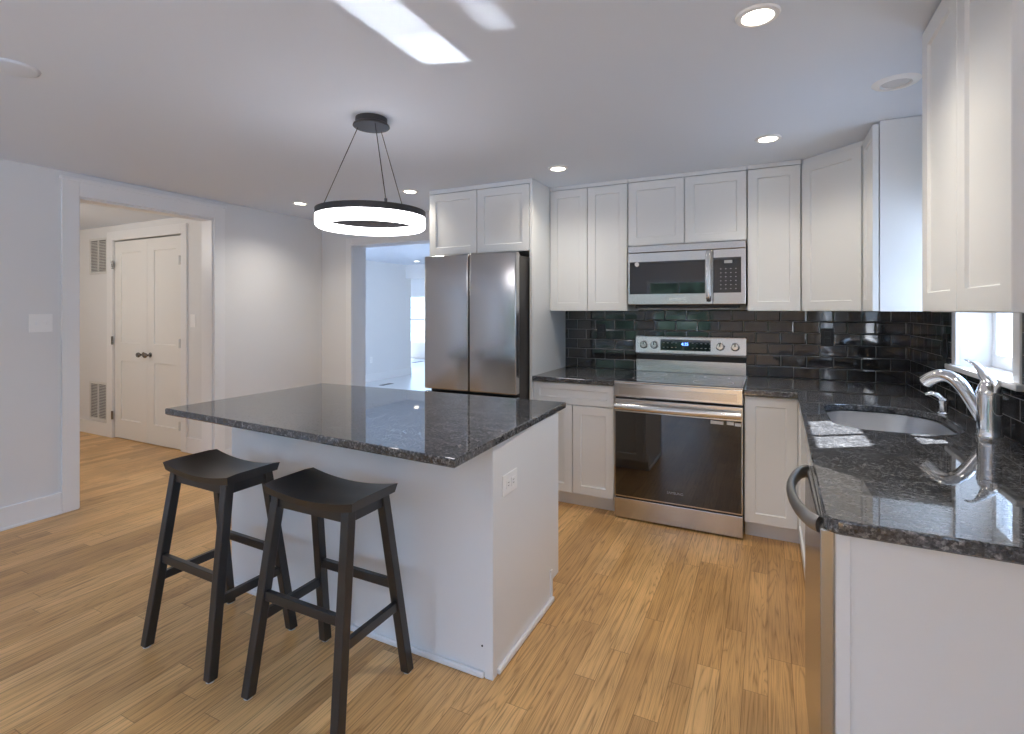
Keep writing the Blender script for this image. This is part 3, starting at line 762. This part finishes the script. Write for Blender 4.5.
# ================================================================== RANGE
r = thing('range', 'stainless electric range with black glass oven door', 'stove', ((SX0 + SX1) / 2, 3.7, 0))
RF = 3.405
MB().box(SX0 + 0.002, SX1 - 0.002, RF + 0.035, YB - 0.013, 0.03, 0.895).build('body', 'dark_grey', r)
mb = MB(); mb.box(SX0, SX1, RF - 0.002, RF + 0.034, 0.812, 0.908, 0.006); mb.build('front_trim', 'steel_bright', r)
MB().box(SX0 + 0.035, SX1 - 0.035, RF - 0.0045, RF - 0.002, 0.832, 0.878, 0.001).build('trim_inset', 'steel', r)
MB().box(SX0, SX1, RF, YB - 0.06, 0.9085, 0.9165, 0.002).build('cooktop', 'steel_bright', r)
ct = MB().box(SX0 + 0.012, SX1 - 0.012, RF + 0.022, YB - 0.085, 0.9166, 0.9180, 0.0005).build('cooktop_glass', 'black_glass', r)
for cx_, cy_, cr in ((-0.74, 3.60, 0.10), (-0.32, 3.60, 0.12), (-0.74, 3.86, 0.08), (-0.32, 3.86, 0.08), (-0.53, 3.88, 0.06)):
    MB().lathe([(cr, 0), (cr + 0.004, 0), (cr + 0.004, 0.0003), (cr, 0.0003)], (cx_, cy_, 0.9180), 'z', 40, True).build('burner_ring', 'grey_print', ct)
od = MB(); od.box(SX0 + 0.002, SX1 - 0.002, RF, RF + 0.034, 0.148, 0.800, 0.004)
od = od.build('oven_door', 'steel', r)
MB().box(SX0 + 0.010, SX1 - 0.010, RF - 0.0035, RF - 0.0002, 0.158, 0.715, 0.0015).build('oven_glass', 'black_glass', od)
mb = MB(); pts = []
for i in range(21):
    t = i / 20; pts.append((SX0 + 0.012 + t * (SX1 - SX0 - 0.024), RF - 0.028 - 0.014 * math.sin(math.pi * t), 0.752))
mb.tube(pts, 0.016, 14, squash=[1.35] * 21)
for hx in (SX0 + 0.03, SX1 - 0.03): mb.box(hx - 0.014, hx + 0.014, RF - 0.03, RF - 0.0002, 0.738, 0.766, 0.003)
mb.build('handle', 'steel_bright', od, 40)
text('logo', 'SAMSUNG', 0.022, (-0.53, RF - 0.0042, 0.222), 'grey_print', od)
for xa, xb, za in ((-0.318, -0.245, 0.688), (-0.225, -0.185, 0.690), (-0.180, -0.145, 0.686)):
    MB().box(xa, xb, RF - 0.0042, RF - 0.0036, za, za + 0.020).build('sticker', 'sticker', od)
MB().box(SX0 + 0.002, SX1 - 0.002, RF, RF + 0.034, 0.010, 0.140, 0.004).build('storage_drawer', 'steel', r)
for hx in (SX0 + 0.05, SX1 - 0.05): MB().lathe([(0, 0), (0.02, 0), (0.02, 0.032), (0, 0.032)], (hx, RF + 0.06, 0), 'z', 16).build('foot', 'black_plastic', r)
# backguard
gy = 4.035
MB().box(SX0 + 0.005, SX1 - 0.005, gy, YB - 0.0125, 0.917, 1.01, 0.003).build('riser', 'steel_bright', r)
MB().box(SX0 + 0.005, SX1 - 0.005, gy + 0.012, YB - 0.0125, 1.0102, 1.058, 0.002).build('vent_slot', 'black_plastic', r)
b = bmesh.new()
prof = [(YB - 0.0125, 1.06), (gy - 0.004, 1.048), (gy - 0.022, 1.066), (gy - 0.012, 1.186), (gy - 0.004, 1.192), (YB - 0.0125, 1.192)]
A = [b.verts.new((SX0 + 0.005, y, z)) for y, z in prof]; B = [b.verts.new((SX1 - 0.005, y, z)) for y, z in prof]
b.faces.new(A); b.faces.new(B[::-1])
for i in range(6): b.faces.new((A[i], A[(i + 1) % 6], B[(i + 1) % 6], B[i]))
bmesh.ops.recalc_face_normals(b, faces=b.faces); bmesh.ops.bevel(b, geom=list(b.edges), offset=0.003, segments=2, affect='EDGES')
m = MB(); m._merge(b); cp = m.build('control_panel', 'steel_bright', r)
fy = lambda z: gy - 0.022 + (z - 1.066) / 0.12 * 0.010
rx = Matrix.Rotation(-math.atan(0.010 / 0.12), 3, 'X')
MB().box(-0.733, -0.375, fy(1.126) - 0.002, fy(1.126) + 0.003, 1.086, 1.168, 0.001, rot=rx, piv=Vector((0, fy(1.126), 1.126))).build('display', 'black_glass', cp)
text('clock', '4:35', 0.030, (-0.555, fy(1.134) - 0.0036, 1.134), 'clock', cp, (math.pi / 2 - 0.083, 0, 0))
for q in range(12):
    xx = -0.715 + q * 0.03
    if abs(xx + 0.555) < 0.05: continue
    for zz in (1.142, 1.108): MB().box(xx, xx + 0.012, fy(zz) - 0.0032, fy(zz) - 0.002, zz - 0.002, zz + 0.002).build('key_mark', 'grey_print', cp)
for kx in (-0.857, -0.778, -0.310, -0.210):
    kn = MB().lathe([(0, -0.002), (0.032, -0.002), (0.032, 0.004), (0.026, 0.006), (0.024, 0.026), (0.021, 0.029), (0, 0.030)], (kx, fy(1.126), 1.126), '-y', 28).build('knob', 'steel_bright', cp, 40)
    MB().box(kx - 0.003, kx + 0.003, fy(1.126) - 0.0312, fy(1.126) - 0.029, 1.126, 1.148).build('pointer', 'slot', kn)

# ================================================================== MICROWAVE
r = thing('microwave', 'stainless over-the-range microwave with black glass door', 'microwave', (-0.52, 3.9, 1.42))
MX0, MX1, MY, MZ0, MZ1 = -0.909, -0.130, 3.715, 1.424, 1.848
MB().box(MX0 + 0.003, MX1 - 0.003, MY + 0.035, YB - 0.013, MZ0, MZ1, 0.002).build('case', 'dark_grey', r)
MB().box(MX0, MX1, MY, MY + 0.034, 1.800, MZ1, 0.003).build('vent_grille', 'steel', r)
dr = MB().box(MX0, -0.334, MY, MY + 0.034, MZ0 + 0.004, 1.797, 0.004).build('door', 'steel', r)
MB().box(MX0 + 0.014, -0.382, MY - 0.003, MY - 0.0002, 1.503, 1.733, 0.001).build('door_glass', 'black_glass', dr)
pts = [(-0.366, MY - 0.003, 1.452), (-0.366, MY - 0.034, 1.472)] + [(-0.366, MY - 0.036 - 0.008 * math.sin(math.pi * i / 8), 1.485 + i * 0.034) for i in range(9)] + [(-0.366, MY - 0.034, 1.772), (-0.366, MY - 0.003, 1.79)]
MB().tube([(p[0] + 0.008, p[1], p[2]) for p in pts], 0.016, 14, squash=[0.5] * len(pts)).build('handle', 'steel_bright', dr, 50)
text('logo', 'SAMSUNG', 0.024, (-0.565, MY - 0.0006, 1.466), 'ink', dr)
stk = MB().lathe([(0, 0), (0.016, 0), (0.016, 0.0006), (0, 0.0006)], (-0.842, MY - 0.0031, 1.716), '-y', 20).build('energy_sticker', 'sticker', dr)
pn = MB().box(-0.332, MX1, MY, MY + 0.034, MZ0 + 0.004, 1.797, 0.004).build('control_housing', 'steel', r)
kp = MB().box(-0.329, -0.158, MY - 0.003, MY - 0.0002, 1.506, 1.742, 0.001).build('keypad', 'black_glass', r)
mb = MB(); mb.box(-0.262, -0.212, MY - 0.0042, MY - 0.0031, 1.702, 1.722); mb.build('display', 'grey_print', pn)
for i in range(4):
    for j in range(6):
        MB().box(-0.287 + i * 0.031, -0.279 + i * 0.031, MY - 0.0040, MY - 0.0031, 1.530 + j * 0.0265, 1.5345 + j * 0.0265).build('key', 'grey_print', kp)
MB().box(MX0 + 0.05, MX1 - 0.05, MY + 0.02, YB - 0.05, 1.402, MZ0 - 0.0003, 0.004).build('underside', 'black_plastic', r)
for q in (-0.75, -0.28): MB().box(q - 0.08, q + 0.08, MY + 0.06, MY + 0.13, 1.3995, 1.4018).build('grease_filter', 'steel', r)

# ================================================================== REFRIGERATOR
r = thing('refrigerator', 'stainless French-door refrigerator under the white cabinet', 'refrigerator', (-1.93, 3.6, 0))
RX0, RX1, RY = -2.326, -1.5560, 3.195
MB().box(RX0 + 0.012, RX1 - 0.006, RY + 0.075, YB - 0.02, 0.03, 1.775, 0.004).build('cabinet_body', 'dark_grey', r)
xm = -1.936
for xa, xb in ((RX0, xm - 0.004), (xm + 0.004, RX1)):
    MB().box(xa, xb, RY, RY + 0.068, 0.800, 1.795, 0.012, 4).build('door', 'steel_v', r, 30)
MB().box(RX0, RX1, RY, RY + 0.068, 0.06, 0.782, 0.012, 4).build('freezer_drawer', 'steel_v', r, 30)
MB().box(RX0 + 0.02, RX1 - 0.02, RY + 0.05, RY + 0.11, 0.0, 0.055).build('kick_grille', 'black_plastic', r)

# ================================================================== ISLAND
IX0, IX1, IY0, IY1 = -2.427, -0.928, 1.705, 2.385
r = thing('kitchen_island', 'white kitchen island base under the big dark granite slab', 'kitchen island', ((IX0 + IX1) / 2, 2.0, 0))
MB().box(IX0 + 0.02, IX1 - 0.02, IY0 + 0.012, IY1 - 0.026, 0.09, CB + 0.0015).build('carcass', 'island', r)
MB().box(IX0 + 0.02, IX1 - 0.02, IY0 + 0.012, IY1 - 0.10, 0.0, 0.0895).build('plinth', 'island', r)
MB().box(IX0, IX1 - 0.021, IY0, IY0 + 0.0115, 0.0, CB + 0.0015, 0.001).build('back_panel', 'island', r)
b = bmesh.new()
def end_panel(xa, xb, ya=IY0):
    pr = [(ya, 0), (IY1 - 0.085, 0), (IY1 - 0.085, 0.095), (IY1, 0.095), (IY1, CB + 0.0015), (ya, CB + 0.0015)]
    bb = bmesh.new(); P = [bb.verts.new((xa, y, z)) for y, z in pr]; Q = [bb.verts.new((xb, y, z)) for y, z in pr]
    bb.faces.new(P); bb.faces.new(Q[::-1])
    for i in range(6): bb.faces.new((P[i], P[(i + 1) % 6], Q[(i + 1) % 6], Q[i]))
    bmesh.ops.recalc_face_normals(bb, faces=bb.faces)
    m_ = MB(); m_._merge(bb); return m_
end_panel(IX1 - 0.0195, IX1).build('end_panel', 'island', r)
end_panel(IX0, IX0 + 0.0195, IY0 + 0.0125).build('end_panel', 'island', r)
mb = MB(); mb.box(IX1 - 0.030, IX1 + 0.005, IY0 - 0.006, IY0 - 0.0003, 0, CB + 0.001, 0.0015); mb.box(IX1 + 0.0003, IX1 + 0.005, IY0 - 0.0003, IY0 + 0.030, 0, CB + 0.001, 0.0015)
mb.build('corner_trim', 'island', r)
for a_ in (0, 1):
    mb = MB()
    if a_ == 0: mb.box(IX0, IX1 - 0.031, IY0 - 0.016, IY0 - 0.0003, 0, 0.024, 0.006)
    else: mb.box(IX1 + 0.0003, IX1 + 0.016, IY0 + 0.031, IY1 - 0.085, 0, 0.024, 0.006)
    mb.build('shoe_moulding', 'trim', r)
MB().box(IX1 - 0.016, IX1 + 0.006, IY1 - 0.105, IY1 - 0.0855, 0.0245, 0.15, 0.002).build('toe_trim', 'island', r)
bw = (IX1 - IX0 - 0.04) / 3
for i in range(3): MB().panel((IX1 - 0.02 - i * bw - G, IY1, 0.10), (-1, 0, 0), (0, 1, 0), bw - 2 * G, CB - 0.115).build('door', 'cab', r)
MB().lathe([(0, 0), (0.004, 0), (0.004, 0.001), (0, 0.001)], (-0.972, IY0 - 0.0002, 0.115), '-y', 12).build('screw', 'slot', r)

# ================================================================== WALL PLATES
def plate(name, label, cat, c, axis, w, h, kind, mat='plate', group=None, horizontal=False):
    """c: centre on the wall face; axis: outward normal"""
    r = thing(name, label, cat, c, group)
    c = Vector(c); N = Vector({'-y': (0, -1, 0), '+x': (1, 0, 0), '-x': (-1, 0, 0)}[axis]); U = Vector((abs(N.y), abs(N.x), 0)); Z = Vector((0, 0, 1))
    def bx(m, u0, u1, v0, v1, n0, n1, bev=0.0):
        p, q = c + U * u0 + Z * v0 + N * n0, c + U * u1 + Z * v1 + N * n1
        m.box(min(p.x, q.x), max(p.x, q.x), min(p.y, q.y), max(p.y, q.y), min(p.z, q.z), max(p.z, q.z), bev)
    m = MB(); bx(m, -w / 2, w / 2, -h / 2, h / 2, 0.0005, 0.006, 0.002); m.build('cover_plate', mat, r)
    if kind == 'toggle2':
        for u in (-0.026, 0.026):
            m = MB(); bx(m, u - 0.006, u + 0.006, -0.012, 0.012, 0.0061, 0.014, 0.002); m.build('toggle', mat, r)
    if kind == 'rocker':
        m = MB(); bx(m, -0.017, 0.017, -0.034, 0.034, 0.0061, 0.010, 0.002); m.build('rocker', mat, r)
    if kind == 'duplex':
        for q in (-0.022, 0.022):
            m = MB()
            if horizontal: bx(m, q - 0.017, q + 0.017, -0.018, 0.018, 0.0061, 0.009, 0.002)
            else: bx(m, -0.018, 0.018, q - 0.017, q + 0.017, 0.0061, 0.009, 0.002)
            so = m.build('socket', mat, r)
            m = MB()
            for k_ in (-0.006, 0.006):
                if horizontal: bx(m, q - 0.005, q + 0.005, k_ - 0.0012, k_ + 0.0012, 0.0091, 0.0094)
                else: bx(m, k_ - 0.0012, k_ + 0.0012, q - 0.005, q + 0.005, 0.0091, 0.0094)
            m.build('slots', 'slot', so)
    return r
plate('outlet', 'white horizontal outlet on the end of the island', 'outlet', (IX1, 1.845, 0.702), '+x', 0.126, 0.082, 'duplex', horizontal=True)
plate('light_switch', 'white double light switch on the left wall beside hall opening', 'light switch', (XL, 1.682, 1.303), '+x', 0.125, 0.120, 'toggle2')
plate('light_switch', 'white switch on the hall wall right of the closet doors', 'light switch', (-4.995, HYW, 1.285), '-y', 0.075, 0.125, 'rocker')
plate('outlet', 'black outlet on the tile left of the range', 'outlet', (-1.215, YB - 0.011, 1.215), '-y', 0.075, 0.122, 'duplex', 'black_plastic')
plate('outlet', 'black outlet on the back tile right of the range', 'outlet', (0.36, YB - 0.011, 1.205), '-y', 0.075, 0.122, 'duplex', 'black_plastic')
plate('outlet', 'black outlet on the side tile near the sink window', 'outlet', (XR - 0.011, 3.30, 1.21), '-x', 0.075, 0.122, 'rocker', 'black_plastic')
plate('outlet', 'white outlet low on the wall of the bright far room', 'outlet', (-6.9, 7.75, 0.42), '+x', 0.075, 0.122, 'duplex')

# hall return-air grilles
def grille(label, x0, x1, z0, z1):
    r = thing('air_vent', label, 'air vent', ((x0 + x1) / 2, HYW, z0), 'hall air grilles')
    MB().box(x0 + 0.02, x1 - 0.02, HYW - 0.004, HYW - 0.0005, z0 + 0.02, z1 - 0.02).build('backing', 'vent_dark', r)
    m = MB(); f_ = 0.026
    m.box(x0, x0 + f_, HYW - 0.014, HYW - 0.0005, z0, z1, 0.002); m.box(x1 - f_, x1, HYW - 0.014, HYW - 0.0005, z0, z1, 0.002)
    m.box(x0 + f_, x1 - f_, HYW - 0.014, HYW - 0.0005, z0, z0 + f_, 0.002); m.box(x0 + f_, x1 - f_, HYW - 0.014, HYW - 0.0005, z1 - f_, z1, 0.002)
    xm_ = (x0 + x1) / 2; m.box(xm_ - 0.008, xm_ + 0.008, HYW - 0.014, HYW - 0.005, z0 + f_, z1 - f_)
    m.build('frame', 'vent', r)
    m = MB(); n_ = int((z1 - z0 - 2 * f_) / 0.017)
    for i in range(n_):
        z = z0 + f_ + 0.006 + i * 0.017
        for xa, xb in ((x0 + f_, xm_ - 0.008), (xm_ + 0.008, x1 - f_)):
            m.box(xa, xb, HYW - 0.012, HYW - 0.0045, z, z + 0.004, rot=Matrix.Rotation(math.radians(-35), 3, 'X'), piv=Vector((0, HYW - 0.009, z)))
    m.build('louvres', 'vent', r)
grille('white louvred air grille high on the hall wall left of closet', -6.865, -6.495, 1.79, 2.19)
grille('white louvred air grille low on the hall wall left of closet', -6.865, -6.495, 0.16, 0.59)
# floor registers in the bright room
for lab, x, y, w_, l_ in (('small dark floor register nearest in the bright far room', -6.35, 7.55, 0.10, 0.30), ('small dark floor register by the far window of the bright room', -8.35, 11.2, 0.12, 0.40)):
    r = thing('floor_register', lab, 'floor vent', (x, y, 0))
    MB().box(x - w_ / 2, x + w_ / 2, y - l_ / 2, y + l_ / 2, 0.0062, 0.011, 0.001).build('frame', 'dark_grey', r)

# ================================================================== CEILING FIXTURES
def downlight(label, x, y, lens='bulb'):
    r = thing('recessed_light', label, 'ceiling light', (x, y, CZ), 'recessed ceiling lights')
    MB().lathe([(0.046, -0.004), (0.049, -0.009), (0.064, -0.007), (0.068, -0.0005), (0.046, -0.0005)], (x, y, CZ), 'z', 40, True).build('trim_ring', 'plate', r, 50)
    MB().lathe([(0, -0.0045), (0.0455, -0.0045), (0.0455, -0.001), (0, -0.001)], (x, y, CZ), 'z', 40).build('lens', lens, r)
    return r
L0 = downlight('lit recessed ceiling light nearest the camera, at the top of the photo', *LIT[0])
for (x, y), lab in zip(LIT[1:], ('lit recessed ceiling light in front of the single-door cabinet', 'lit recessed ceiling light in front of refrigerator panel', 'lit recessed ceiling light just right of the ring pendant', 'lit recessed ceiling light farthest left, by the left wall')):
    copy_tree(L0, (x, y, CZ), lab)
copy_tree(L0, (-6.15, 8.2, CZ), 'lit recessed ceiling light in the bright room beyond the refrigerator')
r = thing('recessed_light', 'unlit recessed ceiling light near the sink window', 'ceiling light', (0.48, 2.65, CZ), 'recessed ceiling lights')
MB().lathe([(0.050, -0.002), (0.056, -0.010), (0.080, -0.007), (0.086, -0.0005), (0.050, -0.0005)], (0.48, 2.65, CZ), 'z', 40, True).build('trim_ring', 'plate', r, 50)
MB().lathe([(0, -0.014), (0.03, -0.012), (0.0495, -0.004), (0.0495, -0.001), (0, -0.001)], (0.48, 2.65, CZ), 'z', 40).build('lens', 'bulb_off', r, 60)
r = thing('ceiling_cover', 'flat round white cover plate on the ceiling at far left', 'cover plate', (-2.66, 0.945, CZ))
MB().lathe([(0, -0.009), (0.070, -0.009), (0.080, -0.006), (0.084, -0.0005), (0, -0.0005)], (-2.66, 0.945, CZ), 'z', 40).build('disc', 'ceiling', r, 40)

# pendant
PX, PY = -1.772, 1.994
PZ0, PZ1 = 1.797, 1.882
r = thing('pendant_light', 'black ring pendant with glowing white band above the island', 'pendant light', (PX, PY, CZ))
MB().lathe([(0, -0.044), (0.087, -0.044), (0.090, -0.041), (0.088, -0.034), (0.078, -0.026), (0.077, -0.0005), (0, -0.0005)], (PX, PY, CZ), 'z', 48).build('canopy', 'black_metal', r, 40)
RO, RI = 0.267, 0.230
MB().lathe([(RO, PZ1 - 0.031), (RO, PZ1), (RI, PZ1), (RI, PZ1 - 0.045), (RI + 0.004, PZ1 - 0.045), (RI + 0.004, PZ1 - 0.031)], (PX, PY, 0), 'z', 96, True).build('ring_housing', 'black_metal', r, 40)
MB().lathe([(RO - 0.001, PZ1 - 0.0315), (RI + 0.0045, PZ1 - 0.0315), (RI + 0.0045, PZ1 - 0.0455), (RI + 0.001, PZ1 - 0.0455), (RI + 0.001, PZ0 + 0.012), (RI + 0.006, PZ0), (RO - 0.012, PZ0 - 0.002), (RO - 0.003, PZ0 + 0.006), (RO - 0.001, PZ0 + 0.016)], (PX, PY, 0), 'z', 96, True).build('diffuser', 'led', r, 50)
MB().lathe([(RO - 0.008, PZ1 + 0.0002), (RO - 0.008, PZ1 + 0.0012), (RI + 0.006, PZ1 + 0.0012), (RI + 0.006, PZ1 + 0.0002)], (PX, PY, 0), 'z', 96, True).build('upper_diffuser', 'led', r, 50)
vR = Vector((math.cos(YAW), math.sin(YAW), 0)); vF = Vector((-math.sin(YAW), math.cos(YAW), 0))
for a_ in (-60, 60, 180):
    q = vR * math.cos(math.radians(a_)) + vF * math.sin(math.radians(a_))
    p0 = Vector((PX, PY, 0)) + q * ((RO + RI) / 2); p1 = Vector((PX, PY, 0)) + q * 0.068
    cb = MB().tube([(p1.x, p1.y, CZ - 0.0445), (p0.x, p0.y, PZ1 + 0.016)], 0.0022, 8).build('suspension_cable', 'black_metal', r)
    MB().tube([(p0.x, p0.y, PZ1 + 0.0013), (p0.x, p0.y, PZ1 + 0.018)], 0.007, 12).build('cable_grip', 'black_metal', cb)

# ================================================================== STOOLS
def make_stool(loc, label):
    r = thing('bar_stool', label, 'stool', loc, 'black saddle stools at the island')
    ox, oy = loc[0], loc[1]
    SWx, SDy, zt = 0.218, 0.118, 0.748
    nx_, ny_ = 24, 6
    b = bmesh.new(); top = {}; bot = {}
    for i in range(nx_ + 1):
        u = -1 + 2 * i / nx_
        for j in range(ny_ + 1):
            v = -1 + 2 * j / ny_
            z = zt - 0.024 * (1 - u * u)
            edge_drop = 0.004 if abs(v) > 0.99 else 0
            top[i, j] = b.verts.new((ox + u * SWx, oy + v * SDy, z - edge_drop))
            ub = u * 0.965
            bot[i, j] = b.verts.new((ox + ub * SWx, oy + v * SDy * 0.94, zt - 0.036 - 0.018 * (1 - u * u)))
    for i in range(nx_):
        for j in range(ny_):
            b.faces.new((top[i, j], top[i + 1, j], top[i + 1, j + 1], top[i, j + 1])); b.faces.new((bot[i, j], bot[i, j + 1], bot[i + 1, j + 1], bot[i + 1, j]))
    for i in range(nx_):
        b.faces.new((top[i, 0], bot[i, 0], bot[i + 1, 0], top[i + 1, 0])); b.faces.new((top[i, ny_], top[i + 1, ny_], bot[i + 1, ny_], bot[i, ny_]))
    for j in range(ny_):
        b.faces.new((top[0, j], top[0, j + 1], bot[0, j + 1], bot[0, j])); b.faces.new((top[nx_, j], bot[nx_, j], bot[nx_, j + 1], top[nx_, j + 1]))
    bmesh.ops.recalc_face_normals(b, faces=b.faces)
    m = MB(); m._merge(b); m.build('seat', 'black_wood', r, 35)
    tx, ty, bx_, by_ = 0.172, 0.086, 0.214, 0.180
    zt_l, zb = 0.696, 0.006
    def leg_at(sx, sy, z):
        t = (z - zb) / (zt_l + 0.01 - zb)
        return Vector((ox + sx * (bx_ + (tx - bx_) * t), oy + sy * (by_ + (ty - by_) * t), z))
    for sx in (-1, 1):
        for sy in (-1, 1):
            zz = 0.706
            m = MB(); m.beam(leg_at(sx, sy, zb), leg_at(sx, sy, zz), 0.036, 0.036, up=(0, 1, 0), bev=0.003, horizontal_ends=True)
            lg = m.build('leg', 'black_wood', r)
            p = leg_at(sx, sy, 0)
            MB().lathe([(0, 0.0), (0.015, 0.0), (0.015, 0.0058), (0, 0.0058)], (p.x, p.y, 0), 'z', 16).build('foot_pad', 'felt', lg)
    for sy in (-1, 1):
        p, q = leg_at(-1, sy, 0.355), leg_at(1, sy, 0.355)
        MB().beam(p + Vector((0.016, 0, 0)), q - Vector((0.016, 0, 0)), 0.020, 0.034, up=(0, 0, 1), bev=0.002).build('stretcher', 'black_wood', r)
        p, q = leg_at(-1, sy, 0.682), leg_at(1, sy, 0.682)
        MB().beam(p + Vector((0.016, 0, 0)), q - Vector((0.016, 0, 0)), 0.020, 0.036, up=(0, 0, 1), bev=0.002).build('apron', 'black_wood', r)
    for sx in (-1, 1):
        p, q = leg_at(sx, -1, 0.275), leg_at(sx, 1, 0.275)
        MB().beam(p + Vector((0, 0.016, 0)), q - Vector((0, 0.016, 0)), 0.020, 0.034, up=(0, 0, 1), bev=0.002).build('stretcher', 'black_wood', r)
        p, q = leg_at(sx, -1, 0.685), leg_at(sx, 1, 0.685)
        MB().beam(p + Vector((0, 0.016, 0)), q - Vector((0, 0.016, 0)), 0.020, 0.042, up=(0, 0, 1), bev=0.002).build('apron', 'black_wood', r)
    return r
s0 = make_stool((-1.456, 1.418, 0), 'black wooden saddle stool nearer the island corner, right one of two')
copy_tree(s0, (-2.080, 1.415, 0), 'black wooden saddle stool farther left, by the overhanging slab end', math.radians(-1.5))

# ================================================================== ADDED LAMPS IN PLACE OF SUN BOUNCED OFF THE WORKTOP
un = UP.normalized()
for (xa, xb, ya, yb), pw in BOUNCE_LAMPS:
    d = bpy.data.lights.new('sun_bounce_lamp', 'AREA'); d.shape = 'RECTANGLE'; d.size = 1.0; d.size_y = 1.0
    d.energy = pw; d.color = (0.90, 0.95, 1.0); d.spread = math.radians(1.0)
    o = bpy.data.objects.new('sun_bounce_lamp', d); COL.objects.link(o)
    # long edges follow the window's side, the lamp itself stays a plain rectangle facing along the mirrored sun ray
    w = -un; v = (Vector((0, 1, 0)) - un * un.y).normalized(); u = v.cross(w)
    px = Vector((1, 0, 0)) - un * un.x; pyv = Vector((0, 1, 0)) - un * un.y
    d.size = abs(px.dot(u)) * (xb - xa); d.size_y = pyv.length * (yb - ya)
    c = Vector(((xa + xb) / 2, (ya + yb) / 2, 0.916)) + UP * 0.3
    o.matrix_world = Matrix(((u.x, v.x, w.x, c.x), (u.y, v.y, w.y, c.y), (u.z, v.z, w.z, c.z), (0, 0, 0, 1)))
